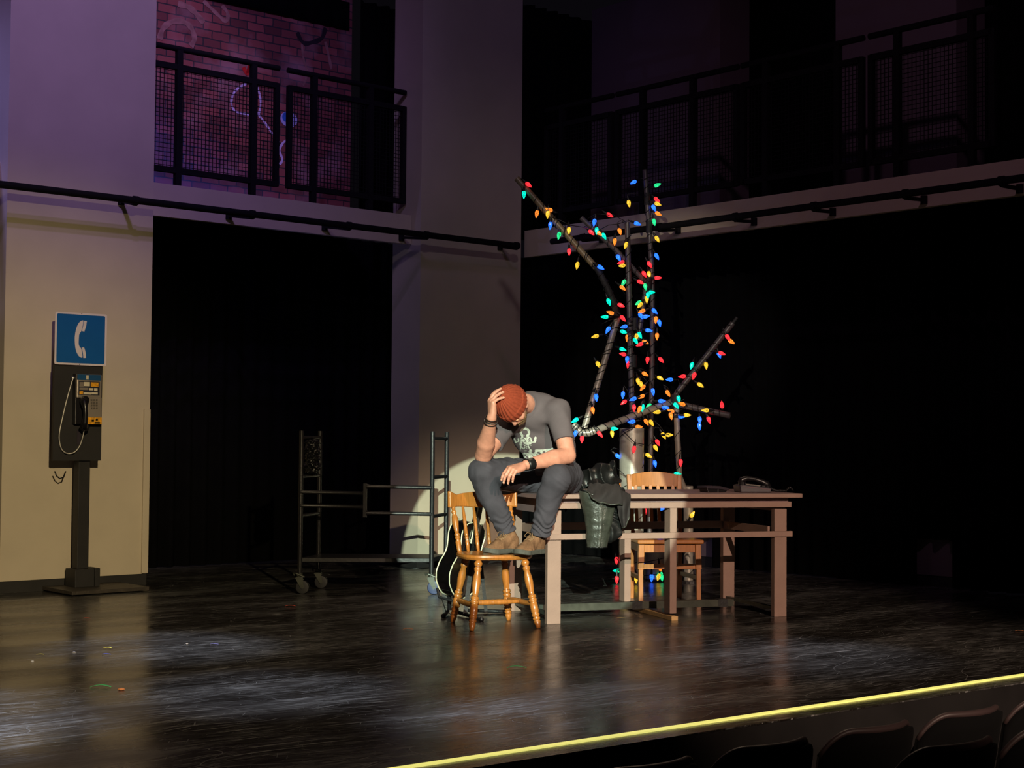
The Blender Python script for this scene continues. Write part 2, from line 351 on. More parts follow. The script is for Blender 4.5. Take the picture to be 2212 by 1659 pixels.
def finish(name, me, c, m, parent=None, bevel=0.0, smooth=False, solid=0.0):
    o = bpy.data.objects.new(name, me); COL.objects.link(o)
    me.materials.append(m)
    pw = WPOS[parent.name] if parent else V((0, 0, 0))
    o.location = c - pw; WPOS[o.name] = V(c)
    if parent: o.parent = parent
    if smooth:
        for p in me.polygons: p.use_smooth = True
        if smooth == 'auto':
            md = o.modifiers.new('es', 'EDGE_SPLIT'); md.split_angle = math.radians(40)
    if solid:
        md = o.modifiers.new('solid', 'SOLIDIFY'); md.thickness = solid; md.offset = 0
    if bevel:
        md = o.modifiers.new('bevel', 'BEVEL'); md.width = bevel; md.segments = 2; md.limit_method = 'ANGLE'
    return o
def empty(name, loc, label, cat, group=None):
    o = bpy.data.objects.new(name, None); COL.objects.link(o); o.location = loc; o.empty_display_size = 0.1
    WPOS[o.name] = V(loc); o['label'] = label; o['category'] = cat
    if group: o['group'] = group
    return o
def tag(o, label, cat, group=None):
    o['label'] = label; o['category'] = cat
    if group: o['group'] = group
    return o
def struct(o): o['kind'] = 'structure'; return o

# ------------------------------------------------------------------ SDF engine (smooth organic surfaces)
def v3(p): return np.array(p, dtype=np.float32)
def cone(p, a, b, r1, r2):
    a = v3(a); b = v3(b); ab = b - a; t = np.clip(((p - a) @ ab) / float(ab @ ab), 0, 1)
    q = p - a - t[:, None] * ab
    return np.sqrt((q * q).sum(1)) - (r1 + (r2 - r1) * t)
def chain(p, pts, rs, k=0.02):
    d = None
    for i in range(len(pts) - 1):
        e = cone(p, pts[i], pts[i + 1], rs[i], rs[i + 1]); d = e if d is None else smin(d, e, k)
    return d
def ell(p, c, r, R=None):
    q = p - v3(c)
    if R is not None: q = q @ np.array(R, dtype=np.float32)
    r = v3(r); k0 = np.sqrt(((q / r) ** 2).sum(1)); k1 = np.sqrt(((q / (r * r)) ** 2).sum(1)) + 1e-9
    return k0 * (k0 - 1) / k1
def rbox(p, c, h, rad, R=None):
    q = p - v3(c)
    if R is not None: q = q @ np.array(R, dtype=np.float32)
    q = np.abs(q) - (v3(h) - rad); return np.sqrt((np.maximum(q, 0) ** 2).sum(1)) + np.minimum(q.max(1), 0) - rad
def smin(a, b, k):
    h = np.clip(0.5 + 0.5 * (b - a) / k, 0, 1); return b + (a - b) * h - k * h * (1 - h)
def smax(a, b, k): return -smin(-a, -b, k)
def plane(p, c, n): n = v3(V(n).normalized()); return (p - v3(c)) @ n     # negative behind
def wob(p, s, seed=0.0):
    x, y, z = p[:, 0] * s + seed, p[:, 1] * s + seed * 1.7, p[:, 2] * s + seed * 0.6
    return (np.sin(x + 1.3 * np.sin(y * 1.1 + 0.4)) * np.sin(y * 1.2 + 1.1 * np.sin(z * 0.9)) + 0.6 * np.sin(z * 1.7 + 1.4 * np.sin(x * 0.8 + 2)))
def sdf_mesh(name, fn, lo, hi, h, m, parent=None, smooth=True):
    lo = np.array(lo, dtype=np.float64); hi = np.array(hi, dtype=np.float64)
    B = 8; n = (np.ceil((hi - lo) / h / B).astype(int)) * B
    nb = n // B
    bc = np.stack(np.meshgrid(*[(np.arange(k) + 0.5) * B * h for k in nb], indexing='ij'), -1).reshape(-1, 3) + lo
    cdist = fn(bc.astype(np.float32))
    D = np.repeat(np.repeat(np.repeat(cdist.reshape(nb), B, 0), B, 1), B, 2).astype(np.float32)
    act = np.abs(cdist) < B * h * 1.25
    ids = np.argwhere(act.reshape(nb))
    off = np.stack(np.meshgrid(*[np.arange(B)] * 3, indexing='ij'), -1).reshape(-1, 3)
    for s0 in range(0, len(ids), 2000):
        blk = ids[s0:s0 + 2000]; g = (blk[:, None, :] * B + off[None]).reshape(-1, 3)
        vals = fn((g * h + lo).astype(np.float32))
        D[g[:, 0], g[:, 1], g[:, 2]] = vals
    ins = D < 0
    nx, ny, nz = D.shape
    acc = np.zeros((nx - 1, ny - 1, nz - 1, 3), dtype=np.float32); cnt = np.zeros((nx - 1, ny - 1, nz - 1), dtype=np.int32)
    quads = []
    for ax in range(3):
        sl0 = [slice(None)] * 3; sl1 = [slice(None)] * 3; sl0[ax] = slice(0, -1); sl1[ax] = slice(1, None)
        c = ins[tuple(sl0)] != ins[tuple(sl1)]
        I = np.argwhere(c)
        if not len(I): continue
        J = I.copy(); J[:, ax] += 1
        d0 = D[I[:, 0], I[:, 1], I[:, 2]]; d1 = D[J[:, 0], J[:, 1], J[:, 2]]
        t = d0 / (d0 - d1); pt = I.astype(np.float32); pt[:, ax] += t
        o1, o2 = [(1, 2), (2, 0), (0, 1)][ax]
        cells = []
        for (u, v) in ((0, 0), (1, 0), (1, 1), (0, 1)):
            K = I.copy(); K[:, o1] -= u; K[:, o2] -= v; cells.append(K)
        ok = np.ones(len(I), bool)
        for K in cells:
            ok &= (K >= 0).all(1) & (K[:, 0] < nx - 1) & (K[:, 1] < ny - 1) & (K[:, 2] < nz - 1)
        for K in cells:
            np.add.at(acc, (K[ok, 0], K[ok, 1], K[ok, 2]), pt[ok]); np.add.at(cnt, (K[ok, 0], K[ok, 1], K[ok, 2]), 1)
        q = np.stack([K[ok] for K in cells], 1); flip = ~ins[I[ok, 0], I[ok, 1], I[ok, 2]]
        q[flip] = q[flip][:, ::-1]; quads.append(q)
    used = cnt > 0; idx = np.full(cnt.shape, -1, dtype=np.int64); idx[used] = np.arange(used.sum())
    vs = acc[used] / cnt[used][:, None] * h + lo
    Q = np.concatenate(quads); F = idx[Q[..., 0], Q[..., 1], Q[..., 2]]
    c = (vs.min(0) + vs.max(0)) / 2
    me = bpy.data.meshes.new(name); vs = vs - c
    me.vertices.add(len(vs)); me.vertices.foreach_set('co', vs.astype(np.float32).ravel())
    me.loops.add(len(F) * 4); me.loops.foreach_set('vertex_index', F.astype(np.int32).ravel())
    me.polygons.add(len(F)); me.polygons.foreach_set('loop_start', np.arange(len(F), dtype=np.int32) * 4)
    me.polygons.foreach_set('loop_total', np.full(len(F), 4, dtype=np.int32))
    me.update(calc_edges=True); me.validate()
    return finish(name, me, V(c), m, parent, smooth=smooth)

# ================================================================== SETTING
ED = V((0.788, 0.615, 0)).normalized(); EN = V((ED.y, -ED.x, 0))      # stage-edge direction, towards the seats
_e0 = on_floor(900, 1655.5); _e1 = on_floor(2212, 1458.5); EP = V((_e0.x, _e0.y, 0)); ED = (_e1 - _e0).normalized(); ED.z = 0; EN = V((ED.y, -ED.x, 0))
b = MB()
q = [EP + EN * 0.13 - ED * 9, EP + EN * 0.13 + ED * 12, EP + EN * 0.13 + ED * 12 - EN * 15, EP + EN * 0.13 - ED * 9 - EN * 15]
b.prism([(p.x, p.y) for p in q], 0.006, (0, 0, -0.006), (1, 0, 0), (0, 1, 0))
struct(b.build('floor', M['floor']))
b = MB(); b.beam(EP + EN * 0.10 - ED * 9 + V((0, 0, -0.465)), EP + EN * 0.10 + ED * 12 + V((0, 0, -0.465)), 0.055, 0.915)
b.beam(EP + EN * 0.16 - ED * 9 + V((0, 0, -0.30)), EP + EN * 0.16 + ED * 12 + V((0, 0, -0.30)), 0.05, 0.03)
struct(b.build('wall_stagefront', M['black_paint']))
b = MB(); c = EP + EN * 4.2; b.box((c.x, c.y, -0.97), (24, 8, 0.1), basis(ED, EN * -1, (0, 0, 1)))
struct(b.build('floor', M['black_paint']))
b = MB(); b.beam(EP - ED * 9 + V((0, 0, 0.003)), EP + ED * 12 + V((0, 0, 0.003)), 0.030, 0.006)
tag(b.build('glow_strip', M['tapeline']), 'glowing yellow strip running along the front edge of the stage', 'strip light')

def wall_box(name, a0, a1, b0, b1, z0, z1, m, bevel=0.0):
    mb = MB(); c = (W(a0, b0) + W(a1, b1)) / 2
    mb.box((c.x, c.y, (z0 + z1) / 2), (abs(a1 - a0), abs(b1 - b0), z1 - z0), basis(E1, E2 * -1, (0, 0, 1)))
    return mb.build(name, m, bevel=bevel)
DP = 0.41
aL0 = on_b(318, 1240, 0)[0]; aL1 = on_b(10, 700, 0)[0]
aC0 = on_b(904, 1000, 0)[0]; aC1 = on_b(1124, 700, 0)[0]
ZT = 5.4
struct(wall_box('wall_left', aL0, aL1, -DP, 0, 0.085, ZT, M['paint']))
struct(wall_box('baseboard_left', aL0, aL1, -DP, -0.012, 0, 0.085, M['black_paint']))
struct(wall_box('wall_corner', aC0, aC1, -DP, 0, 0.085, ZT, M['paint']))
struct(wall_box('baseboard_corner', aC0, aC1, -DP, -0.012, 0, 0.085, M['black_paint']))
at = on_b(304, 1240, 0)[0]
zt = on_b(310, 884, 0)[1]
struct(wall_box('trim_1', aL0 + 0.002, at, 0, 0.018, 0.09, zt, M['paint'], bevel=0.003))
# gallery beams and decks
a888 = on_b(889, 490, -0.13)[0]
zb0 = on_b(600, 493, -0.13)[1]; zb1 = on_b(600, 421, -0.13)[1]
print('beam z', zb0, zb1, on_b(333, 386, -0.13), on_b(888, 460, -0.13), on_b(888, 522, -0.13))
struct(wall_box('trim_2', a888, aL1 + 1.5, -0.18, -0.13, 2.86, 3.12, M['paint']))
struct(wall_box('floor_gallery_left', aC0 + 0.02, aL1 + 1.5, -2.0, -0.185, 3.04, 3.10, M['black_paint']))
print('right beam', on_a(1135, 488, 0), on_a(2212, 338, 0), on_a(1133, 545, 0), on_a(2212, 405, 0))
struct(wall_box('trim_3', -0.05, 0.0, -0.02, 6.4, 2.84, 3.09, M['paint']))
struct(wall_box('floor_gallery_right', -1.9, -0.055, -0.02, 6.4, 3.01, 3.07, M['black_paint']))
# columns behind the right gallery
b1a = on_a(1277, 300, -1.0)[0]; b1b = on_a(1555, 200, -1.0)[0]; b2a = on_a(1805, 200, -1.0)[0]; b2b = on_a(2066, 200, -1.0)[0]
for k, (x0, x1) in enumerate(((b1a, b1b), (b2a, b2b))):
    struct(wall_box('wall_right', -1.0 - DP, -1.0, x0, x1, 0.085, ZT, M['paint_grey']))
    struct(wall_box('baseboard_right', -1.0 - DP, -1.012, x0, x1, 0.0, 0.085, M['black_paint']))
# brick backdrop of the left gallery
abr = on_b(757, 300, -1.6)[0]
mb = MB(); c0 = W(abr, -1.6); L0 = 4.2
ob = MB(); ob.box((0, 0, 0), (L0, 0.05, 2.6))
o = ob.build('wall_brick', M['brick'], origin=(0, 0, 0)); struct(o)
o.location = W(abr + L0 / 2, -1.62, 3.09 + 1.3); o.rotation_euler = (0, 0, math.atan2(E1.y, E1.x))
BR_b = -1.592
def brick_pt(px, py): return on_b(px, py, BR_b)
def graffiti(name, px_pts, r, m, label, closed=False):
    pts = []
    for (x, y) in px_pts:
        a, z = brick_pt(x, y); pts.append((a, z))
    # catmull-rom
    n = len(pts); out = []
    for i in range(n - (0 if closed else 1)):
        p0 = pts[i - 1] if (i > 0 or closed) else pts[0]; p1 = pts[i]; p2 = pts[(i + 1) % n]; p3 = pts[(i + 2) % n] if (i + 2 < n or closed) else pts[-1]
        for k in range(8):
            t = k / 8; f = lambda j: 0.5 * (2 * p1[j] + (p2[j] - p0[j]) * t + (2 * p0[j] - 5 * p1[j] + 4 * p2[j] - p3[j]) * t * t + (3 * p1[j] - p0[j] - 3 * p2[j] + p3[j]) * t ** 3)
            out.append((f(0), f(1)))
    if not closed: out.append(pts[-1])
    mb = MB(); L = []; n = len(out)
    for i in range(n):
        q0 = out[i - 1] if (i > 0 or closed) else out[0]; q1 = out[(i + 1) % n] if (i < n - 1 or closed) else out[-1]
        d = V((q1[0] - q0[0], q1[1] - q0[1], 0)); d = d.normalized() if d.length else V((1, 0, 0)); nx, nz = -d.y, d.x
        rr = r * (0.9 + 0.15 * math.sin(i * 0.7))
        L.append([mb.bm.verts.new(W(out[i][0] + nx * rr * s, BR_b, out[i][1] + nz * rr * s)) for s in (-1, 1)])
    for i in range(n if closed else n - 1):
        j = (i + 1) % n; mb.bm.faces.new((L[i][0], L[i][1], L[j][1], L[j][0]))
    o = mb.build(name, m, solid=0.001)
    o['kind'] = 'structure'; return o
M['spray_white'] = mat('white_spray_paint', (206, 190, 235), 0.8, var=0.2, scale=40)
M['spray_tan'] = mat('dull_tan_spray_paint', (150, 108, 104), 0.9, var=0.3, scale=14)
M['spray_dark'] = mat('dark_spray_paint', (34, 26, 34), 0.9, var=0.3, scale=14)
M['spray_blue'] = mat('blue_spray_paint', (40, 100, 190), 0.8, var=0.2, scale=20)
M['spray_red'] = mat('red_spray_paint', (190, 30, 30), 0.8, var=0.2, scale=20)
M['spray_eye'] = mat('pale_blue_spray_paint', (178, 180, 235), 0.8, var=0.2, scale=20)
graffiti('trim_4', [(533, 92 + 88), (515, 190), (503, 205), (500, 225), (508, 240), (530, 246), (548, 249), (560, 242), (563, 215), (556, 188)], 0.012, M['spray_white'], '')
graffiti('trim_5', [(556, 245), (570, 262), (586, 285), (604, 308)], 0.012, M['spray_white'], '')
graffiti('trim_6', [(626, 300), (612, 308), (604, 325), (610, 345), (604, 355)], 0.012, M['spray_white'], '')
graffiti('trim_7', [(345, 85), (352, 62), (372, 47), (398, 48), (414, 62), (420, 84), (412, 100)], 0.028, M['spray_tan'], '')
graffiti('trim_8', [(385, 8), (408, 16), (424, 30), (440, 50)], 0.03, M['spray_tan'], '')
graffiti('trim_9', [(440, 2), (458, 20), (475, 36), (488, 46), (492, 30), (480, 12)], 0.02, M['spray_tan'], '')
graffiti('trim_10', [(642, 70), (655, 92), (672, 92), (695, 82), (703, 60)], 0.022, M['spray_dark'], '')
graffiti('trim_11', [(652, 95), (656, 130), (664, 155), (655, 185)], 0.012, M['spray_tan'], '')
graffiti('trim_12', [(703, 90), (710, 120), (716, 150)], 0.016, M['spray_tan'], '')
graffiti('trim_13', [(526, 145), (534, 160), (540, 140), (536, 158)], 0.02, M['spray_red'], '')
mb = MB()
a, z = brick_pt(624, 258)
mb.prism([(0.095 * math.cos(t * math.pi / 12) , 0.075 * math.sin(t * math.pi / 12)) for t in range(24)], 0.002, W(a, BR_b, z), E1, (0, 0, 1))
struct(mb.build('trim_14', M['spray_eye']))
mb = MB(); a, z = brick_pt(617, 253)
mb.prism([(0.04 * math.cos(t * math.pi / 12), 0.045 * math.sin(t * math.pi / 12)) for t in range(24)], 0.002, W(a, BR_b + 0.004, z), E1, (0, 0, 1))
struct(mb.build('trim_15', M['spray_blue']))

def curtain(name, p0, p1, z0, z1, label, fold=0.16, amp=0.045):
    p0, p1 = V(p0), V(p1); d = p1 - p0; L = d.length; d.normalize(); n = V((d.y, -d.x, 0))
    nu = max(8, int(L / fold * 8)); mb = MB()
    def f(u, v):
        s = u * L; ph = s / fold * 2 * math.pi + 0.8 * math.sin(s * 1.7)
        p = p0 + d * s + n * (amp * math.sin(ph) * (0.6 + 0.4 * math.sin(s * 2.3 + 1)) )
        return V((p.x, p.y, z0 + v * (z1 - z0)))
    mb.grid(f, nu, 3)
    o = mb.build(name, M['curtain'], smooth=True, solid=0.004)
    tag(o, label, 'curtain'); return o
curtain('curtain_or_shade_sheet', W(0.1, -1.3), W(aL0 + 0.6, -1.3), 0.01, 3.03, 'black curtain in the dark opening under the left gallery')
curtain('curtain_or_shade_sheet', W(0.0, -1.45), W(abr + 0.02, -1.45), 3.11, 5.4, 'black curtain hanging beside the brick wall on the left gallery')
curtain('curtain_or_shade_sheet', W(aL1 + 0.25, -0.62), W(aL1 + 2.5, -0.62), 0.01, 5.4, 'black curtain at the far left beyond the wide cream pillar')
bq1 = on_a(1490, 1200, -1.0)[0]; bq2 = on_a(1993, 1240, -1.0)[0]
curtain('curtain_or_shade_sheet', W(-0.93, -1.9), W(-0.93, bq1), 0.01, 3.0, 'black curtain behind the lit pipe tree under the right gallery')
curtain('curtain_or_shade_sheet', W(-0.93, b1b), W(-0.93, bq2), 0.01, 3.0, 'black curtain under the right gallery between the two low pale column feet')
zc1 = on_a(1510, 1160, -0.93)[1]; zc2 = on_a(2030, 1166, -0.93)[1]
curtain('curtain_or_shade_sheet', W(-0.93, bq1 - 0.02), W(-0.93, b1b + 0.02), zc1, 3.0, 'short black sheet added as gallery shade above the nearer low column foot behind the table')  # added sheet, stands for the gallery's shade on this column
curtain('curtain_or_shade_sheet', W(-0.93, bq2 - 0.02), W(-0.93, b2b + 0.02), zc2, 3.0, 'short black sheet added as gallery shade above the low pale column foot at the far right')  # likewise at the far right: column shade put in as black cloth
curtain('curtain_or_shade_sheet', W(-0.93, b2b), W(-0.93, b2b + 3.5), 0.01, 3.0, 'black curtain at the far right edge under the gallery')
curtain('curtain_or_shade_sheet', W(-1.7, -1.5), W(-1.7, 6.5), 3.08, 5.4, 'black backdrop curtain behind the columns of the right gallery')
curtain('curtain_or_shade_sheet', W(-0.1, -0.45), W(-1.75, -0.45), 3.08, 5.4, 'narrow black curtain beside the corner pillar above the right gallery')

zbd = on_b(600, 30, -1.57)[1]
curtain('brick_top_shade_sheet', W(abr + 0.05, -1.57), W(aL1 + 0.6, -1.57), zbd, 5.4, 'black sheet added for the light cut-off across the top of the brick wall', amp=0.008)  # added sheet flat on the bricks, stands for their unlit top
# ------------------------------------------------------------------ railings
def railing(name, axis, off, s0, s1, zr, zt_, zb_, zf, posts, label):
    f = (lambda s, z, e=0.0: W(s, off + e, z)) if axis == 'b' else (lambda s, z, e=0.0: W(off + e, s, z))
    lo, hi = min(s0, s1), max(s0, s1)
    root = empty(name, f((lo + hi) / 2, zf), label, 'railing', 'gallery railing panels')
    mb = MB(); mb.tube([f(lo - 0.0, zr), f(hi, zr)], 0.024, 12); mb.build('top_rail', M['railmetal'], root, smooth='auto')
    mb = MB(); lo2, hi2 = lo + 0.02, hi - 0.02
    for z in (zt_, zb_): mb.beam(f(lo2, z), f(hi2, z), 0.04, 0.045)
    for s in (lo2, hi2): mb.beam(f(s, zb_ - 0.02), f(s, zt_ + 0.02), 0.045, 0.04, up=E1)
    mb.build('panel_frame', M['railmetal'], root)
    for p in posts:
        mb = MB(); mb.beam(f(p, zf), f(p, zr - 0.01), 0.048, 0.048, up=E1); mb.build('post', M['railmetal'], root)
    mb = MB(); n = int((hi - lo) / 0.034)
    for i in range(1, n): s = lo + (hi - lo) * i / n; mb.beam(f(s, zb_), f(s, zt_), 0.0045, 0.0045, up=E1)
    n = int((zt_ - zb_) / 0.034)
    for i in range(1, n): z = zb_ + (zt_ - zb_) * i / n; mb.beam(f(lo2, z, 0.003), f(hi2, z, 0.003), 0.0045, 0.0045)
    mb.build('wire_mesh', M['railmetal'], root)
    return root
OB = -0.22
def lb(x, y): return on_b(x, y, OB)
zr = lb(500, 128)[1]; zt_ = lb(500, 167)[1]; zb_ = lb(500, 385)[1]
print('rail z', zr, zt_, zb_)
railing('railing_panel', 'b', OB, lb(603, 145)[0], lb(603, 145)[0] + 1.55, zr, zt_, zb_, 3.12, [lb(547, 200)[0], lb(386, 200)[0]], 'black mesh railing panel before the brick wall, nearer the wide left pillar')
railing('railing_panel', 'b', OB + 0.0, lb(622, 150)[0], aC0 + 0.02, zr, zt_, zb_, 3.12, [lb(677, 300)[0], lb(800, 200)[0]], 'black mesh railing panel before the brick wall, nearer the corner pillar')
# end post that stands in front of the corner pillar side
OA = -0.09
def rb(x, y): return on_a(x, y, OA)
zr2 = rb(1600, 143)[1]; zt2 = rb(1600, 186)[1]; zb2 = rb(1600, 395)[1]
print('rail2', zr2, zt2, zb2)
segs = [(1180, 1325, [1215], 'black mesh railing panel of the right gallery, directly beside the corner pillar'),
        (1333, 1595, [1389, 1497], 'black mesh railing panel of the right gallery above the lit pipe tree'),
        (1603, 1866, [1655, 1810], 'black mesh railing panel of the right gallery before the dark gap between the columns'),
        (1878, 2150, [1939, 2100], 'black mesh railing panel at the right end of the right gallery'),
        ]
for x0, x1, ps, lab in segs:
    ym = 150
    railing('railing_panel', 'a', OA, rb(x0, ym)[0], rb(x1, ym)[0], zr2, zt2, zb2, 3.09, [rb(p, 300)[0] for p in ps], lab)

# ------------------------------------------------------------------ lighting pipes along the galleries
def gallery_pipe(name, pts, brs, axis, off, back, label, inner):
    root = empty(name, (pts[0] + pts[1]) / 2, label, 'pipe')
    mb = MB(); mb.pipe(pts[0], pts[1], 0.027, 0.004, 16); mb.build('pipe', M['railmetal'], root, smooth='auto')
    for p, w0 in brs:
        mb = MB()
        mb.beam(p + V((0, 0, -0.03)), w0, 0.03, 0.022); mb.cyl(w0 + V((0, 0, -0.03)), w0 + V((0, 0, 0.03)), 0.026, seg=12); mb.cyl(p - E1 * 0.02, p + E1 * 0.02, 0.034, seg=12)
        mb.build('bracket', M['railmetal'], root)
    return root
za = on_b(0, 398, 0.24); zz = on_b(1108, 530, 0.24)
print('pipe', za, zz)
zp = (za[1] + zz[1]) / 2
gallery_pipe('lighting_pipe', (W(za[0] + 0.3, 0.24, zp), W(zz[0], 0.24, zp)), [(W(on_b(x, y, bb)[0], 0.24, zp), W(on_b(x, y, bb)[0], bb, on_b(x, y, bb)[1])) for x, y, bb in ((262, 434, 0.01), (494, 466, -0.12), (701, 490, -0.12), (867, 513, -0.12), (1080, 533, 0.01))], 'b', 0.24, -0.13,
             'long black lighting pipe crossing the cream pillars along the left gallery', None)
za = on_a(1192, 519, 0.24); zz = on_a(2212, 388, 0.24)
print('pipe2', za, zz)
zp2 = (za[1] + zz[1]) / 2
def rp(x): return on_a(x, 450, 0.24)[0]
r2 = empty('lighting_pipe', W(0.24, (za[0] + zz[0]) / 2, zp2), 'long black lighting pipe running along the right gallery behind the lit pipe tree', 'pipe')
mb = MB(); mb.pipe(W(0.24, za[0], zp2), W(0.24, zz[0] + 0.6, zp2), 0.027, 0.004, 16); mb.build('pipe', M['railmetal'], r2, smooth='auto')
for x, y in ((1300, 517), (1465, 497), (1629, 479), (1799, 458), (1996, 432), (2203, 408)):
    bb = on_a(x, y, 0.01); p = W(0.24, bb[0], zp2); w0 = W(0.01, bb[0], bb[1]); mb = MB()
    mb.beam(p + V((0, 0, -0.03)), w0, 0.03, 0.022); mb.cyl(w0 + V((0, 0, -0.03)), w0 + V((0, 0, 0.03)), 0.026, seg=12); mb.cyl(p - E2 * 0.02, p + E2 * 0.02, 0.034, seg=12)
    mb.build('bracket', M['railmetal'], r2)

# ------------------------------------------------------------------ auditorium seats
def seat(loc, label, grp):
    root = empty('theatre_seat', loc + V((0, 0, -1.0)), label, 'seat', grp)
    F = EN * -1; X = ED
    def pt(x, y, z): return loc + X * x + F * y + V((0, 0, z))
    def prof(u):
        th = (u - 0.5) * 2
        x = 0.245 * (th if abs(th) < 0.86 else math.copysign(0.86 + (abs(th) - 0.86) * 0.75, th)); z = -0.09 * max(0, (abs(th) - 0.55) / 0.45) ** 2.2
        return x, 0.11 * th * th, z
    def bk(u, v):
        x, y, z = prof(u); return pt(x * (1 - 0.06 * v), y - 0.03 + 0.1 * v, z * (1 - v) - 0.56 * v)
    mb = MB(); mb.grid(bk, 25, 12); mb.build('backrest', M['seatcloth'], root, smooth=True, solid=0.05)
    mb = MB(); mb.tube([pt(*prof(i / 30)) + F * -0.03 + V((0, 0, 0.008)) for i in range(31)], [0.009 + 0.004 * abs(math.sin(i * 0.105 + 0.1 * 0)) for i in range(31)], 8); mb.build('rim', M['seatrim'], root, smooth=True)
    mb = MB(); mb.box(pt(0, 0.27, -0.50), (0.44, 0.40, 0.09), basis(X, F, (0, 0, 1))); mb.build('seat_pad', M['seatcloth'], root, bevel=0.02)
    for s in (-1, 1):
        mb = MB(); mb.box(pt(0.262 * s, 0.18, -0.29), (0.045, 0.34, 0.035), basis(X, F, (0, 0, 1))); mb.build('armrest', M['seatcloth'], root, bevel=0.01)
        mb = MB(); mb.box(pt(0.262 * s, 0.16, -0.65), (0.03, 0.22, 0.70), basis(X, F, (0, 0, 1))); mb.build('leg', M['blackmetal'], root)
    mb = MB(); mb.beam(pt(-0.2, -0.05, -0.235), pt(0.2, -0.05, -0.235), 0.015, 0.012); mb.build('metal_strip', M['blackmetal'], root)
    return root
base = V((1.485, 5.60, 0)) - ED * 0.22
labs = ['leftmost dark theatre seat back showing in the front row', 'second dark theatre seat from the left in the front row', 'third dark theatre seat from the left in the front row',
        'dark front row theatre seat below the right end of the yellow strip', 'rightmost dark theatre seat of the front row, cut by the frame']
for i in range(-2, 3):
    seat(base + ED * 0.545 * i + V((0, 0, 0.12)), labs[i + 2], 'front row of theatre seats')
base = V((1.53, 4.78, 0)) - ED * 0.22
labs2 = ['left dark theatre seat of the second row at the bottom edge', 'right dark theatre seat of the second row in the bottom right corner']
for i in range(0, 2):
    seat(base + ED * 0.545 * i + V((0, 0, 0.22)), labs2[i], 'second row of theatre seats')

# ------------------------------------------------------------------ coloured scraps lying on the stage floor
scr = [(88, 1415, 16, 'yellow', 'V'), (233, 1401, 19, 'yellow', 'arrow'), (230, 1415, 19, 'blue', ''), (160, 1410, 8, 'white', 'dot'), (221, 1484, 44, 'green', 'V'), (262, 1491, 16, 'orange', 'dot'),
       (188, 1337, 16, 'red', ''), (628, 1310, 22, 'red', 'V'), (463, 1393, 18, 'violet', ''), (882, 1360, 22, 'orange', 'V'), (929, 1347, 13, 'white', ''), (1116, 1443, 42, 'green', 'V'), (1378, 1405, 15, 'cream', 'V'),
       (1341, 1337, 21, 'cream', ''), (2202, 1364, 18, 'orange', ''), (70, 1429, 7, 'white', 'dot'), (404, 1391, 6, 'white', 'dot')]
cc = {'yellow': (226, 220, 90), 'blue': (70, 96, 230), 'white': (220, 220, 230), 'green': (90, 230, 150), 'orange': (236, 150, 90), 'red': (230, 84, 60), 'violet': (150, 150, 240), 'cream': (236, 224, 160)}
desc = ['small yellow scrap on the stage floor left of the payphone reflection', 'small yellow scrap on the floor just above the blue scrap', 'small blue scrap on the floor below the yellow scrap', 'white speck of scrap between the two yellow scraps', 'long bent green strip on the floor at the left', 'small orange scrap right of the long green strip',
        'red scrap on the floor in front of the payphone base', 'red scrap on the floor below the rolling cart', 'pale violet scrap on the floor between payphone and cart', 'orange scrap on the floor left of the spindle chair', 'pale scrap on the floor just left of the spindle chair legs', 'bent pale green strip on the floor below the spindle chair', 'cream folded scrap on the floor in front of the table',
        'cream scrap on the floor just in front of the table foot bar', 'orange scrap on the floor at the right edge', 'white speck of scrap farthest left on the floor', 'white speck of scrap left of the violet scrap']
for (x, y, wd, cn, kind), lab in zip(scr, desc):
    if cn not in M: M[cn] = mat('%s_paper' % cn, cc[cn], 0.7, var=0.1)
    p = on_floor(x, y); ww = wd / FPX * p.y; mb = MB(); n = 10
    if kind == 'dot': mb.ball(p + V((0, 0, ww * 0.14)), (ww * 0.5, ww * 0.4, ww * 0.15), seg=7, rings=5)
    else:
        def f(u, v, ww=ww, kind=kind):
            t = abs(u - 0.5) * 2
            yy = (-0.28 * ww * t if kind in ('V', 'arrow') else 0.06 * ww * math.sin(u * 6)); th = 0.13 * ww * (1 - 0.4 * t) * (2.2 if kind == 'arrow' and u > 0.7 else 1)
            return p + V(((u - 0.5) * ww, yy + (v - 0.5) * th * 2.0, 0.004 + 0.1 * ww * (1 - t) + 0.02 * ww * math.sin(9 * u)))
        mb.grid(f, n, 4)
    tag(mb.build('floor_scrap', M[cn], solid=0.001), lab, 'scrap', 'small coloured scraps on the stage floor')

# ================================================================== TABLE
TA = math.radians(18.5)
TX = V((math.cos(TA), math.sin(TA), 0)); TY = V((-math.sin(TA), math.cos(TA), 0)); TR = basis(TX, TY, (0, 0, 1))
T0 = V((0.262, 9.52, 0))                    # front-left leg, outer front corner region
def T(x, y, z=0.0): return T0 + TX * x + TY * y + V((0, 0, z))
TL = 1.56; TD = 0.74; TZ = 0.797
tb = empty('table', T(TL / 2, TD / 2, 0), 'long taupe painted wooden table the man sits on', 'table')
mb = MB()
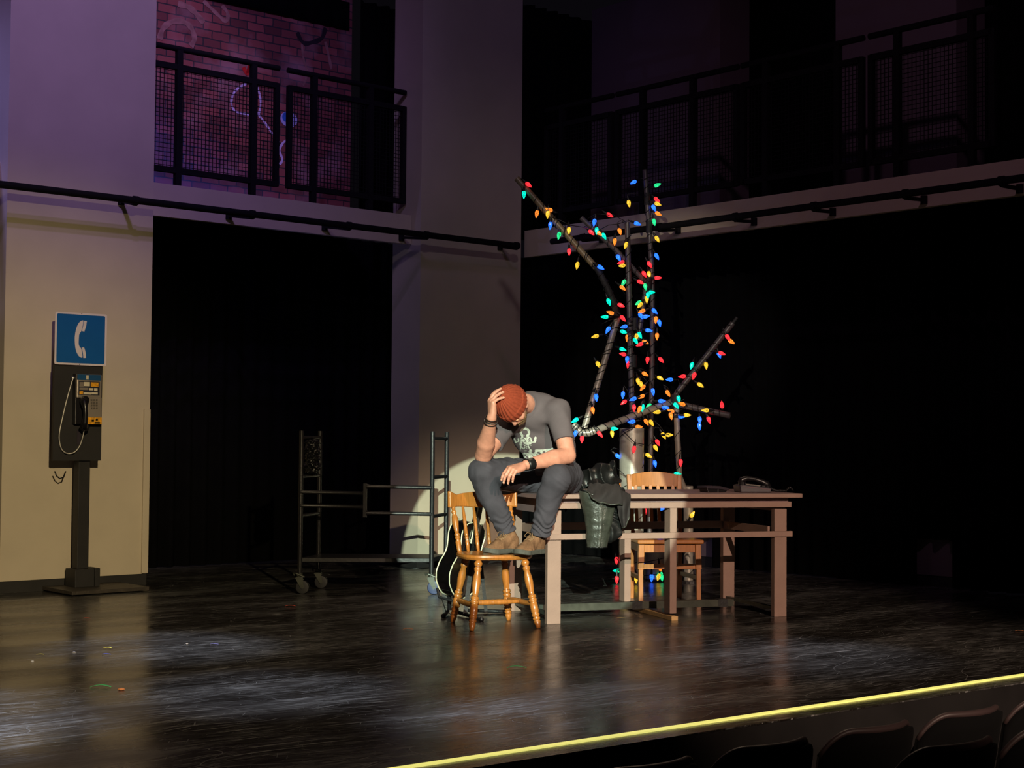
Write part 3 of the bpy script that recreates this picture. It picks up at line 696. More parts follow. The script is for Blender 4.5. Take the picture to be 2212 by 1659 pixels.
# top slab with a slightly worn front edge
NX = 90; x0, x1 = -0.13, TL + 0.125; y0, y1 = -0.075, TD + 0.07
rows = []
for zt in (TZ, TZ - 0.026):
    for yy in (0, 1):
        rows.append([mb.bm.verts.new(T(x0 + (x1 - x0) * i / NX, y0 + (0.004 * abs(math.sin(i * 1.7)) * (1 if 30 < i < 60 else 0.2)) if yy == 0 else y1, zt - (0.003 * abs(math.sin(i * 2.3)) if (yy == 0 and 30 < i < 60) else 0))) for i in range(NX + 1)])
for i in range(NX):
    for a, c in ((0, 1), (1, 3), (3, 2), (2, 0)):
        mb.bm.faces.new((rows[a][i], rows[a][i + 1], rows[c][i + 1], rows[c][i]))
for i in (0, NX): mb.bm.faces.new([rows[k][i] for k in (0, 1, 3, 2)])
mb.build('tabletop', M['tabletop'], tb, bevel=0.002)
mb = MB(); mb.box(T((x0 + x1) / 2, y0 - 0.004, TZ - 0.013), (x1 - x0, 0.010, 0.026), TR); mb.build('front_edging', M['table'], tb, bevel=0.002)
for (yy, nm) in ((0.015, 'apron'), (TD - 0.02, 'apron')):
    mb = MB(); mb.box(T(TL / 2 + 0.01, yy, TZ - 0.048), (TL + 0.12, 0.02, 0.045), TR); mb.build(nm, M['tabletop'], tb)
mb = MB(); mb.box(T(TL / 2 + 0.01, -0.012, TZ - 0.072), (TL + 0.13, 0.035, 0.036), TR); mb.build('apron_strip', M['table'], tb, bevel=0.002)
mb = MB(); mb.box(T(TL / 2 + 0.01, TD + 0.01, TZ - 0.085), (TL + 0.16, 0.035, 0.036), TR); mb.build('apron_strip', M['table'], tb, bevel=0.002)
for x in (-0.05, TL + 0.04):
    mb = MB(); mb.box(T(x, TD / 2, TZ - 0.075), (0.02, TD - 0.04, 0.09), TR); mb.build('side_apron', M['tabletop'], tb)
mb = MB(); mb.box(T(TL / 2 + 0.01, -0.030, 0.535), (TL + 0.135, 0.022, 0.036), TR); mb.build('rail', M['table'], tb, bevel=0.002)
mb = MB(); mb.box(T(TL / 2 + 0.0, TD + 0.0, 0.555), (TL + 0.05, 0.022, 0.05), TR); mb.build('rail', M['table'], tb, bevel=0.002)
for x in (0, TL): 
    mb = MB(); mb.box(T(x + (0.045 if x == 0 else -0.045), TD / 2, 0.555), (0.022, TD - 0.1, 0.05), TR); mb.build('rail', M['table'], tb)
XM = 0.80
for (x, wx) in ((0, 0.088), (XM, 0.046), (TL, 0.088)):
    for y in (0, TD):
        h0 = 0.028 if (x == XM) else 0.0
        mb = MB(); wy = 0.045 if x != XM else 0.088
        if x == XM:
            mb.box(T(x, y + 0.02, (h0 + TZ - 0.1) / 2 + h0 / 2), (wx, wy, TZ - 0.1 - h0), TR)
        else:
            mb.box(T(x, y, (TZ - 0.1) / 2), (wx, wy, TZ - 0.1), TR)
        mb.build('leg', M['table'], tb, bevel=0.002)
mb = MB(); mb.box(T(XM, TD / 2 + 0.0, 0.014), (0.045, TD + 0.10, 0.028), TR); mb.build('foot_board', M['rawwood'], tb, bevel=0.002)['label'] = 'unpainted pine foot board'
for x in (0.01, TL - 0.01):
    mb = MB(); mb.box(T(x, TD / 2, 0.05), (0.03, TD - 0.05, 0.02), TR); mb.build('foot_bar', M['greensteel'], tb)
mb = MB(); mb.box(T(TL / 2 - 0.05, TD * 0.52, 0.055), (TL - 0.18, 0.045, 0.045), TR); mb.build('stretcher_bar', M['greensteel'], tb)['label'] = 'dark steel tube running low between the legs'
for x in (0.72, TL - 0.22):
    mb = MB(); mb.box(T(x, TD * 0.52, 0.055), (0.07, 0.052, 0.052), TR); mb.build('tape_wrap', M['tape'], tb)

# ================================================================== DESK TELEPHONE + BLACK BOX on the table
def onT(px, py, z): return on_floor(px, py, z)
p = P(1626, 1063, 10.15); p = V((p.x, p.y, TZ + 0.001)); pr = basis((math.cos(.12), math.sin(.12), 0), (-math.sin(.12), math.cos(.12), 0), (0, 0, 1))
Xp, Yp = pr.col[0], pr.col[1]
ph = empty('desk_telephone', p, 'black desk telephone with handset on its cradle at the right end of the table', 'telephone')
mb = MB(); mb.prism([(-0.105, 0), (0.10, 0), (0.103, 0.028), (0.085, 0.032), (-0.085, 0.052), (-0.11, 0.046)], 0.17, p + Yp * 0.085, Xp, (0, 0, 1)); mb.build('body', M['plasticmauve'], ph, bevel=0.006)
mb = MB(); mb.box(p + Yp * -0.086 + V((0, 0, 0.03)) , (0.19, 0.003, 0.003), pr @ Matrix.Rotation(0.1, 3, 'Y')); mb.build('seam_trim', mat('dull_red_seam', (96, 50, 62), 0.5), ph)
for k, xx in enumerate((-0.078, 0.062)):
    mb = MB(); mb.box(p + Xp * xx + Yp * -0.03 + V((0, 0, 0.057 - 0.02 * k)), (0.04, 0.06, 0.022), pr); mb.build('cradle', M['plastic'], ph, bevel=0.006)
mb = MB(); hp = [p + Yp * -0.045 + Xp * x + V((0, 0, z)) for x, z in ((-0.098, 0.062), (-0.085, 0.082), (-0.05, 0.093), (0.0, 0.088), (0.05, 0.072), (0.08, 0.056), (0.098, 0.036))]
mb.tube(hp, [0.02, 0.021, 0.015, 0.013, 0.015, 0.021, 0.018], 12); hs = mb.build('handset', M['plastic'], ph, smooth=True)
for xx, z in ((-0.085, 0.07), (0.085, 0.044)):
    mb = MB(); mb.cyl(p + Yp * -0.045 + Xp * xx + V((0, 0, z - 0.022)), p + Yp * -0.045 + Xp * xx + V((0, 0, z)), 0.024, seg=16); mb.build('ear_cap' if xx < 0 else 'mouth_cap', M['plastic'], hs, bevel=0.003)
mb = MB(); mb.box(p + Yp * 0.02 + Xp * 0.0 + V((0, 0, 0.047)), (0.10, 0.09, 0.008), pr @ Matrix.Rotation(0.1, 3, 'Y')); kp = mb.build('keypad', M['key'], ph)
mb = MB(); cp = []
for i in range(220):
    t = i / 219; bx = 0.10 + 0.16 * t; by = -0.03 + 0.03 * math.sin(t * 4); bz = 0.022 * (1 - min(1, t * 3)) + 0.008 + (0.022 * max(0, math.sin((t - 0.75) * 12.5)) if t > 0.75 else 0)
    cp.append(p + Xp * (bx) + Yp * (by + 0.006 * math.cos(i * 0.9)) + V((0, 0, bz + 0.006 * math.sin(i * 0.9) + 0.002)))
mb.tube(cp, 0.0025, 5); mb.build('coiled_cord', M['plastic'], ph, smooth=True)

p = P(1536, 1062, 10.12); p = V((p.x, p.y, TZ + 0.001))
ab = empty('answering_machine', p, 'low black box device with a raised sloping top left of the desk telephone', 'device')
a_ = 0.45; Xa = V((math.cos(a_), math.sin(a_), 0)); Ya = V((-math.sin(a_), math.cos(a_), 0))
mb = MB(); mb.prism([(-0.07, 0.024), (-0.07, 0.040), (0.035, 0.040), (0.10, 0.026), (0.10, 0.012), (0.03, 0.02)], 0.12, p + Ya * 0.06, Xa, (0, 0, 1)); mb.build('top_case', M['plasticmauve'], ab, bevel=0.003)
mb = MB(); mb.prism([(-0.055, 0), (-0.062, 0.024), (0.10, 0.022), (0.085, 0)], 0.10, p + Ya * 0.05, Xa, (0, 0, 1)); mb.build('base', M['plastic'], ab, bevel=0.003)
mb = MB(); mb.cyl(p + Xa * 0.02 - Ya * 0.052 + V((0, 0, 0)), p + Xa * 0.02 - Ya * 0.052 + V((0, 0, 0.024)), 0.003, seg=8); mb.build('foot', M['silver'], ab)

# ================================================================== SLATTED WOODEN CHAIR behind the table
CX = V((1.075, 10.90, 0)); ca = math.radians(8); cX = V((math.cos(ca), math.sin(ca), 0)); cY = V((-math.sin(ca), math.cos(ca), 0))   # cY points to the back
def C(x, y, z): return CX + cX * x + cY * y + V((0, 0, z))
CR = basis(cX, cY, (0, 0, 1))
ch = empty('slatted_chair', C(0, 0, 0), 'orange brown wooden chair with a slatted back standing behind the table', 'chair')
bwid = 0.185
for s in (-1, 1):
    mb = MB(); mb.beam(C(s * bwid * 0.95, 0.23, 0), C(s * bwid * 0.95, 0.20, 0.44), 0.034, 0.036, up=cY); mb.beam(C(s * bwid * 0.95, 0.20, 0.43), C(s * bwid, 0.29, 0.885), 0.034, 0.030, up=cY); mb.build('rear_leg', M['oak'], ch, bevel=0.004)
    mb = MB(); pr_ = [(0, 0.018), (0.08, 0.019), (0.7, 0.021), (1, 0.028)]
    mb.beam(C(s * 0.205, -0.205, 0), C(s * 0.205, -0.195, 0.25), 0.032, 0.034, up=cY); mb.beam(C(s * 0.205, -0.195, 0.24), C(s * 0.20, -0.19, 0.42), 0.042, 0.040, up=cY); mb.build('front_leg', M['oak'], ch, bevel=0.004)
mb = MB(); mb.box(C(0, -0.01, 0.432), (0.47, 0.46, 0.028), CR); mb.build('seat', M['oak'], ch, bevel=0.008)
for (y, wd) in ((-0.19, 0.40), (0.195, 0.34)):
    mb = MB(); mb.box(C(0, y, 0.388), (wd, 0.02, 0.06), CR); mb.build('seat_frame', M['oak'], ch, bevel=0.002)
for s in (-1, 1):
    mb = MB(); mb.beam(C(s * 0.2, -0.18, 0.388), C(s * 0.18, 0.19, 0.388), 0.02, 0.06); mb.build('seat_frame', M['oak'], ch, bevel=0.002)
    mb = MB(); mb.beam(C(s * 0.205, -0.18, 0.18), C(s * 0.18, 0.2, 0.18), 0.02, 0.03); mb.build('stretcher', M['oak'], ch, bevel=0.002)
mb = MB(); mb.beam(C(-0.2, -0.19, 0.26), C(0.2, -0.19, 0.26), 0.02, 0.035); mb.build('stretcher', M['oak'], ch, bevel=0.002)
mb = MB()
def crest(u, v):
    x = (u - 0.5) * 2 * 0.176; top = 0.885 + 0.022 * (1 - (2 * u - 1) ** 2); z = 0.800 + (top - 0.800) * v
    return C(x, 0.275 - 0.0 * v + 0.015 * (1 - (2 * u - 1) ** 2), z)
mb.grid(crest, 25, 4); mb.build('crest_rail', M['oak'], ch, solid=0.022, bevel=0.003)
mb = MB(); mb.beam(C(-0.172, 0.222, 0.52), C(0.172, 0.222, 0.52), 0.022, 0.03, up=(0, 0, 1)); mb.build('lower_rail', M['oak'], ch, bevel=0.002)
for i in range(6):
    x = -0.138 + 0.276 * i / 5; mb = MB(); mb.beam(C(x * 1.0, 0.222, 0.53), C(x, 0.275, 0.81), 0.024, 0.010, up=cY); mb.build('slat', M['oak'], ch, bevel=0.002)

# ================================================================== SPINDLE-BACK PINE CHAIR
WC = V((-0.105, 9.42, 0)); wa = math.radians(20)
wX = V((math.cos(wa), math.sin(wa), 0)); wY = V((-math.sin(wa), math.cos(wa), 0))
def K(x, y, z): return WC + wX * x + wY * y + V((0, 0, z))
wch = empty('spindle_chair', K(0, 0, 0), 'honey pine spindle-back chair under the feet of the man', 'chair')
def turned(mbx, p0, p1, prof, seg=18): mbx.lathe(p0, p1, prof, seg)
LEG = [(0, .0125), (.03, .0150), (.10, .0215), (.115, .0165), (.125, .022), (.145, .023), (.16, .017), (.175, .023), (.20, .024), (.215, .019), (.24, .024), (.36, .0235), (.37, .019), (.385, .025), (.41, .026), (.425, .018), (.44, .025), (.465, .025), (.48, .017), (.52, .0185), (.66, .025), (.74, .023), (.82, .0165), (.84, .021), (.87, .023), (.89, .016), (.91, .022), (.94, .026), (.965, .019), (1, .015)]
legs = {}
for nm, bx, by, tx, ty in (('fl', -0.215, -0.235, -0.145, -0.15), ('fr', 0.215, -0.215, 0.145, -0.15), ('bl', -0.19, 0.21, -0.13, 0.14), ('br', 0.175, 0.20, 0.12, 0.14)):
    p0, p1 = K(bx, by, 0), K(tx, ty, 0.415); legs[nm] = (p0, p1); mb = MB(); turned(mb, p0, p1, LEG); lg = mb.build('leg', M['pine'], wch, smooth=True)
    mb = MB()
    for t in (.165, .215, .37, .425, .48, .89):
        q = p0.lerp(p1, t); d = (p1 - p0).normalized() * 0.0022; mb.cyl(q - d, q + d, 0.0185, seg=16)
    mb.build('ring_groove', M['ring'], lg)
SP = [(0, .010), (.10, .012), (.25, .016), (.42, .018), (.47, .0155), (.49, .0175), (.51, .0175), (.53, .0155), (.58, .018), (.75, .016), (.9, .012), (1, .010)]
st = {}
for a_, c_ in (('fl', 'bl'), ('fr', 'br')):
    p0 = legs[a_][0].lerp(legs[a_][1], 0.34); p1 = legs[c_][0].lerp(legs[c_][1], 0.34); st[a_] = p0.lerp(p1, 0.5)
    mb = MB(); turned(mb, p0, p1, SP, 14); mb.build('stretcher', M['pine'], wch, smooth=True)
mb = MB(); turned(mb, st['fl'], st['fr'], SP, 14); mb.build('stretcher', M['pine'], wch, smooth=True)
# seat: shield outline, dished
def seat_outline(th):
    c, s = math.cos(th), math.sin(th); x = math.copysign(abs(c) ** 0.62, c); y = math.copysign(abs(s) ** 0.62, s)
    return x * (0.222 - 0.018 * (y > 0) * y), y * 0.205
mb = MB(); NR = 56; rings = []
for (sc, z) in ((0.86, 0.405), (0.97, 0.412), (1.0, 0.424), (0.985, 0.437), (0.94, 0.4405), (0.75, 0.437), (0.4, 0.4345)):
    rings.append([mb.bm.verts.new(K(*(lambda q: (q[0] * sc, q[1] * sc))(seat_outline(2 * math.pi * k / NR)), z)) for k in range(NR)])
for a_, c_ in zip(rings, rings[1:]):
    for k in range(NR): mb.bm.faces.new((a_[k], a_[(k + 1) % NR], c_[(k + 1) % NR], c_[k]))
mb.bm.faces.new(rings[0]); mb.bm.faces.new(rings[-1])
mb.build('seat', M['pine'], wch, smooth='auto')
# back: two heavier posts, four spindles
PST = [(0, .013), (.04, .014), (.20, .0175), (.27, .0115), (.28, .016), (.31, .017), (.32, .011), (.34, .016), (.37, .017), (.39, .012), (.44, .015), (.62, .021), (.72, .018), (.78, .011), (.80, .016), (.83, .016), (.85, .010), (.90, .013), (1, .009)]
SPB = [(0, .009), (.2, .0125), (.26, .0095), (.275, .0125), (.30, .0125), (.31, .0095), (.34, .0125), (.37, .012), (.42, .0105), (.6, .0115), (1, .007)]
def back_arc(t, top):   # t -1..1
    if top: return t * 0.212, 0.272 - 0.040 * t * t * 1.3 , 0.735
    return t * 0.175, 0.175 - 0.045 * t * t, 0.436
for i, t in enumerate((-1, -0.62, -0.22, 0.22, 0.62, 1)):
    q0, q1 = back_arc(t, 0), back_arc(t * 0.90, 1); mb = MB(); turned(mb, K(*q0), K(*q1), PST if abs(t) == 1 else SPB, 14); mb.build('back_post' if abs(t) == 1 else 'spindle', M['pine'], wch, smooth=True)
mb = MB()
def cres(u, v):
    t = 2 * u - 1; x, y, _ = back_arc(t * 1.06, 1); zt = 0.793 + 0.018 * (abs(t) ** 6) - 0.010 * math.exp(-((abs(t) - 0.72) / 0.12) ** 2) + 0.012 * math.exp(-(t / 0.42) ** 2); zb = 0.708 - 0.004 * math.cos(t * 5)
    return K(x, y + 0.008 * (v - 0.5) - 0.012 * abs(t) ** 5, zb + (zt - zb) * v)
mb.grid(cres, 41, 9); o = mb.build('crest_rail', M['pine'], wch, smooth=True, solid=0.024); 
md = o.modifiers.new('bevel', 'BEVEL'); md.width = 0.007; md.segments = 3; md.limit_method = 'ANGLE'; md.angle_limit = 1.0

# ================================================================== GUITAR AND ITS STAND
gn = V((0.86, -0.51, 0)).normalized(); gw = V((0.51, 0.86, 0)).normalized(); gup = (V((0.19, 0.03, 1)) ).normalized()
gw = (gw - gup * gw.dot(gup)).normalized(); gn = gw.cross(gup); 
if gn.y > 0: gn = -gn
gb = P(982, 1289, 10.02)
def G(x, h, d): return gb + gw * x + gup * h + gn * d
gt = empty('acoustic_guitar', gb, 'glossy black acoustic guitar with cream edging leaning behind the spindle chair', 'guitar')
def ghalf(h):    # half-width against height of body 0..0.5
    pts = [(0, .0), (.012, .075), (.04, .125), (.09, .178), (.15, .198), (.21, .182), (.27, .140), (.31, .128), (.36, .136), (.41, .146), (.455, .132), (.485, .088), (.495, .03)]
    for (a, x), (c, y) in zip(pts, pts[1:]):
        if a <= h <= c: 
            t = (h - a) / (c - a); return x + (y - x) * t
    return 0.03
hs_ = [0, .004, .012, .025, .04, .065, .09, .12, .15, .18, .21, .24, .27, .29, .31, .335, .36, .385, .41, .435, .455, .472, .485, .495]
outl = [(ghalf(h), h) for h in hs_] + [(-ghalf(h), h) for h in reversed(hs_[1:])]
def smooth_poly(o_, it=2):
    for _ in range(it):
        n = len(o_); r_ = []
        for i in range(n):
            a, c = o_[i], o_[(i + 1) % n]; r_ += [(a[0] * .75 + c[0] * .25, a[1] * .75 + c[1] * .25), (a[0] * .25 + c[0] * .75, a[1] * .25 + c[1] * .75)]
        o_ = r_
    return o_
outl = smooth_poly(outl)
mb = MB(); n_ = len(outl); A = [mb.bm.verts.new(G(x, h, 0.05)) for x, h in outl]; B_ = [mb.bm.verts.new(G(x, h, -0.05)) for x, h in outl]
for k in range(n_): mb.bm.faces.new((A[k], A[(k + 1) % n_], B_[(k + 1) % n_], B_[k]))
mb.bm.faces.new(A); mb.bm.faces.new(list(reversed(B_))); mb.build('body', M['guitar'], gt, bevel=0.003)
for d in (0.051, -0.051):
    mb = MB(); mb.tube([G(x * 1.008, (h - .25) * 1.005 + .25, d) for x, h in outl], 0.0042, 6, closed=True); mb.build('binding', M['binding'], gt, smooth=True)['label'] = 'cream edge binding'
mb = MB(); mb.cyl(G(0, 0.335, 0.0505), G(0, 0.335, 0.0525), 0.05, seg=28); mb.build('sound_hole', M['curtain'], gt)
mb = MB(); mb.tube([G(0.056 * math.cos(k / 14 * math.pi), 0.335 + 0.056 * math.sin(k / 14 * math.pi), 0.0522) for k in range(28)], 0.002, 5, closed=True); mb.build('rosette', M['binding'], gt)
mb = MB(); mb.box(G(0, 0.165, 0.056), (0.15, 0.03, 0.01), basis(gw, gup, gn)); mb.build('bridge', M['rosewood'], gt, bevel=0.002)
mb = MB(); mb.prism([(-0.03, 0.28), (-0.075, 0.22), (-0.10, 0.27), (-0.08, 0.35), (-0.055, 0.36)], 0.002, G(0, 0, 0.0508), gw, gup); mb.build('pickguard', M['plastic'], gt)
mb = MB(); mb.grid(lambda u, v: G(0.027 * (1 - 0.18 * v) * math.cos(math.pi * u), 0.47 + 0.36 * v, 0.045 - 0.022 * math.sin(math.pi * u)), 11, 6); mb.prism([(-0.026, 0.38), (0.026, 0.38), (0.0215, 0.845), (-0.0215, 0.845)], 0.012, G(0, 0, 0.046), gw, gup); mb.build('neck', M['guitar'], gt)
mb = MB(); mb.prism([(-0.026, 0.36), (0.026, 0.36), (0.0215, 0.845), (-0.0215, 0.845)], 0.006, G(0, 0, 0.056), gw, gup); fb = mb.build('fingerboard', M['rosewood'], gt)
mb = MB()
for s in (-1, 1): mb.beam(G(0.0268 * s, 0.36, 0.058), G(0.0222 * s, 0.845, 0.058), 0.003, 0.009, up=gn)
mb.build('edge_binding', M['binding'], fb)
mb = MB(); mb.prism([(-0.022, 0.845), (0.022, 0.845), (0.036, 0.875), (0.030, 1.0), (0.0, 1.012), (-0.030, 1.0), (-0.036, 0.875)], 0.014, G(0, 0, 0.042), gw, gup); hd = mb.build('headstock', M['guitar'], gt, bevel=0.002)
for s in (-1, 1):
    for k in range(3):
        mb = MB(); q = G(s * 0.034, 0.895 + 0.037 * k, 0.048); mb.cyl(q, q + gw * s * 0.016, 0.003, seg=6); mb.ball(q + gw * s * 0.021, (0.007, 0.005, 0.009), seg=8, rings=6); mb.build('tuning_peg', M['silver'], hd)
mb = MB()
for k in range(6): x = -0.02 + 0.008 * k; mb.tube([G(x, 0.165, 0.064), G(x * 0.85, 0.85, 0.068)], 0.0006, 4)
mb.build('strings', M['silver'], gt)
mb = MB(); mb.tube([P(948, 1283, 9.98), P(955, 1296, 9.95) + V((0, 0, -0.0)), P(962, 1318, 9.93), P(976, 1329, 9.9), P(985, 1331, 9.92)], 0.003, 6); tag(mb.build('cable', M['wire'], None, smooth=True), 'thin black cable hanging from the bottom of the guitar', 'cable')
gs = empty('guitar_stand', V((gb.x, gb.y, 0)), 'black tubular guitar stand holding the guitar', 'stand')
f1, f2, f3 = on_floor(958, 1331, 0.012), on_floor(1040, 1338, 0.012), on_floor(1092, 1321, 0.012)
hub = G(0.0, 0.20, -0.085) 
for fa in (f1, f2, f3):
    mb = MB(); mb.tube([fa, V((fa.x * 0.8 + hub.x * 0.2, fa.y * 0.8 + hub.y * 0.2, 0.014)), V((fa.x * .3 + hub.x * .7, fa.y * .3 + hub.y * .7, 0.018))], 0.012, 10); mb.ball(fa, 0.017); mb.build('foot', M['blackmetal'], gs, smooth=True)
mb = MB(); c_ = V((hub.x, hub.y, 0.018)); mb.tube([c_, hub, hub + gup * 0.3], 0.014, 10); mb.build('post', M['blackmetal'], gs, smooth=True)
mb = MB(); q0, q1 = P(1015, 1190, 9.86), P(1005, 1325, 9.84); mb.beam(P(1020, 1205, 9.87), V((q1.x, q1.y, 0.02)), 0.028, 0.016, up=(0, 1, 0)); mb.build('leg', M['tape'], gs)
mb = MB(); mb.beam(P(1038, 1205, 9.9), V((P(1050, 1322, 9.93).x, 9.93, 0.02)), 0.022, 0.014, up=(0, 1, 0)); mb.build('leg', M['tape'], gs)
for x in (-0.09, 0.09):
    mb = MB(); mb.tube([G(x, 0.03, -0.085), G(x, -0.018, -0.06), G(x, -0.02, 0.07), G(x, 0.015, 0.085)], 0.009, 8); mb.tube([G(x, 0.03, -0.085), G(0, 0.02, -0.10), V((c_.x, c_.y, 0.10))], 0.009, 8); mb.build('yoke', M['blackmetal'], gs, smooth=True)

# ================================================================== ROLLING CART (rail frame on casters)
FL = P(648, 1200, 11.2); FR = P(932, 1200, 11.25); BL = P(688, 1200, 11.62); BRp = P(963, 1200, 11.66)
def ctp(q, z): return V((q.x, q.y, z))
ct = empty('rolling_cart', ctp((FL + FR) / 2, 0), 'black metal rolling cart with tall tube ends and a low shelf, before the dark opening', 'cart')
zc = 1.185
for q in (FL, FR, BL, BRp):
    mb = MB(); mb.pipe(ctp(q, 0.14), ctp(q, zc), 0.017, 0.003, 14); mb.build('post', M['blackmetal'], ct, smooth='auto')
for a_, c_ in ((FL, BL), (FR, BRp)):
    for z in (1.135, 0.85, 0.565):
        mb = MB(); mb.cyl(ctp(a_, z), ctp(c_, z + 0.0), 0.013, seg=12); mb.build('rung', M['blackmetal'], ct, smooth='auto')
mid = FL.lerp(FR, 0.5)
ml = ctp(FL.lerp(FR, 0.475), 0); mr_ = ctp(FL.lerp(FR, 0.50), 0)
def rail(p0, p1):
    mb = MB(); mb.lathe(p0, p1, ((0, .021), (.04, .014), (.5, .0135), (.96, .014), (1, .021)), 12); mb.build('rail', M['blackmetal'], ct, smooth='auto')
zq = lambda py: CAMH - (py - 949) * 11.22 / FPX
rail(ctp(FL, zq(1065)), V((ml.x, ml.y, zq(1067)))); rail(ctp(FL, zq(1094)), V((ml.x, ml.y, zq(1096))))
rail(V((mr_.x, mr_.y, zq(1052))), ctp(FR, zq(1054))); rail(V((mr_.x, mr_.y, zq(1109))), ctp(FR, zq(1111)))
mb = MB(); q = ctp(FL.lerp(FR, 0.488), 0); mb.beam(V((q.x, q.y, zq(1119))), V((q.x, q.y, zq(1045))), 0.02, 0.03, up=(1, 0, 0)); mb.build('centre_plate', M['blackmetal'], ct, bevel=0.004)
mb = MB(); zs = 0.262; vs = [ctp(q, zs) for q in (FL, FR, BRp, BL)]; cc_ = sum(vs, V((0, 0, 0))) / 4; vs = [cc_ + (v - cc_) * 0.985 for v in vs]
lo_ = [mb.bm.verts.new(v - V((0, 0, 0.032))) for v in vs]; hi_ = [mb.bm.verts.new(v) for v in vs]
for k in range(4): mb.bm.faces.new((lo_[k], lo_[(k + 1) % 4], hi_[(k + 1) % 4], hi_[k]))
mb.bm.faces.new(lo_); mb.bm.faces.new(hi_); mb.build('shelf', M['blackmetal'], ct, bevel=0.004)
for q, mm, nm in ((FL, 'wheel', 'black'), (FR, 'wheelblue', 'blue'), (BL, 'wheel', 'black'), (BRp, 'wheelblue', 'blue')):
    cs_ = ctp(q, 0)
    mb = MB(); mb.cyl(cs_ + V((0, 0, 0.128)), cs_ + V((0, 0, 0.15)), 0.022, seg=14); mb.box(cs_ + V((0.0, 0, 0.12)), (0.05, 0.05, 0.012)); mb.tube([cs_ + V((-0.035, -0.02, 0.135)), cs_ + V((-0.045, -0.02, 0.15)), cs_ + V((-0.02, -0.03, 0.15)), cs_ + V((0.04, -0.03, 0.125))], 0.005, 6)
    for s in (-1, 1): mb.prism([(-0.03, 0.118), (0.022, 0.118), (0.036, 0.05), (0.016, 0.038)], 0.003, cs_ + V((0, s * 0.024, 0)), (1, 0, 0), (0, 0, 1))
    mb.cyl(cs_ + V((0.022, -0.032, 0.05)), cs_ + V((0.022, 0.032, 0.05)), 0.009, seg=10); cf = mb.build('caster', M['greensteel'], ct)
    mb = MB(); mb.lathe(cs_ + V((0.022, -0.017, 0.05)), cs_ + V((0.022, 0.017, 0.05)), ((0, .030), (.05, .046), (.2, .05), (.8, .05), (.95, .046), (1, .030)), 24); mb.build('wheel', M[mm], cf, smooth='auto')
# crumpled bag hung on the left frame
cB = P(675, 987, 11.42)
def bagf(p):
    d = rbox(p, cB, (0.047, 0.10, 0.125), 0.03, basis(BL - FL, (0.5, 0, 0.0), (0, 0, 1)).transposed() if False else None)
    return d + 0.014 * wob(p, 62, 1.0) * 0.6 + 0.005 * wob(p, 150, 2.0)
tag(sdf_mesh('plastic_bag', bagf, cB - V((.09, .14, .17)), cB + V((.09, .14, .17)), 0.004, M['bag']), 'crumpled black plastic bag hanging in the left end frame of the cart', 'bag')
# cable on the floor behind the cart
mb = MB(); mb.tube([on_floor(x, y, 0.006) for x, y in ((835, 1219), (850, 1222), (870, 1225), (897, 1228), (925, 1226))], 0.006, 6); tag(mb.build('cable', M['wire'], smooth=True), 'thin dark cable lying on the floor under the right half of the cart', 'cable')

# ================================================================== PAYPHONE
pb = [on_floor(157, 1292), on_floor(312, 1276), None, on_floor(79, 1274)]; 
c0_ = (pb[1] + pb[3]) / 2; pb[2] = c0_ * 2 - pb[0]
PC = V((c0_.x, c0_.y, 0)); pX = E1; pF = E2            # right, and towards the viewer
PR = basis(pX, pF * -1, (0, 0, 1))
pp = empty('payphone', PC, 'payphone on a black post with a blue telephone sign, before the left pillar', 'payphone')
mb = MB(); mb.box(PC + V((0, 0, 0.021)), (0.60, 0.66, 0.026), PR); mb.box(PC + V((0, 0, 0.004)), (0.5, 0.5, 0.008), PR); mb.build('base_plate', M['basewood'], pp, bevel=0.002)
fp = on_a  # noqa
px_c = ray(159, 1240); PX = CAM + px_c * ((PC.y) / px_c.y)
off = (V((PX.x, PX.y, 0)) - PC); ctr = PC + pX * off.dot(pX) * 0.9
mb = MB(); mb.box(ctr + V((0, 0, 0.034 + 0.065)), (0.15, 0.16, 0.13), PR); mb.box(ctr + pX * 0.10 + V((0, 0, 0.034 + 0.066)), (0.04, 0.16, 0.132), PR); mb.build('collar_block', M['black_paint'], pp, bevel=0.002)
def onF(px, py, off_):
    """point on the sign plane, off_ in front of the post centre"""
    d = ray(px, py); t = (ctr + pF * off_ - CAM).dot(pF) / d.dot(pF); return CAM + d * t
zlo = onF(165, 996, 0.07).z; 
mb = MB(); mb.box(ctr + V((0, 0, (0.165 + zlo + 0.3) / 2)), (0.088, 0.088, zlo + 0.3 - 0.165), PR); mb.build('post', M['black_paint'], pp, bevel=0.002)
def prect(nm, x0, y0, x1, y1, off_, th, m, parent, bevel=0.0, rad=0.0):
    a = onF(x0, y0, off_); c = onF(x1, y1, off_); a2 = onF(x0, y1, off_); c2 = onF(x1, y0, off_)
    zt = (a.z + c2.z) / 2; zb = (c.z + a2.z) / 2; cx = (a + c) / 2; wdt = abs((c - a).dot(pX)); mb = MB()
    cc0 = V((cx.x, cx.y, (zt + zb) / 2))
    if rad:
        pts = []
        for (sx, sy, a0) in ((1, 1, 0), (-1, 1, 90), (-1, -1, 180), (1, -1, 270)):
            for k in range(5): an = math.radians(a0 + k * 22.5); pts.append((sx * (wdt / 2 - rad) + rad * math.cos(an), sy * ((zt - zb) / 2 - rad) + rad * math.sin(an)))
        mb.prism(pts, -th if False else th, cc0 - pF * 0, pX, (0, 0, 1))
    else: mb.box(cc0 - pF * (th / 2), (wdt, th, zt - zb), PR)
    return mb.build(nm, m, parent, bevel=bevel)
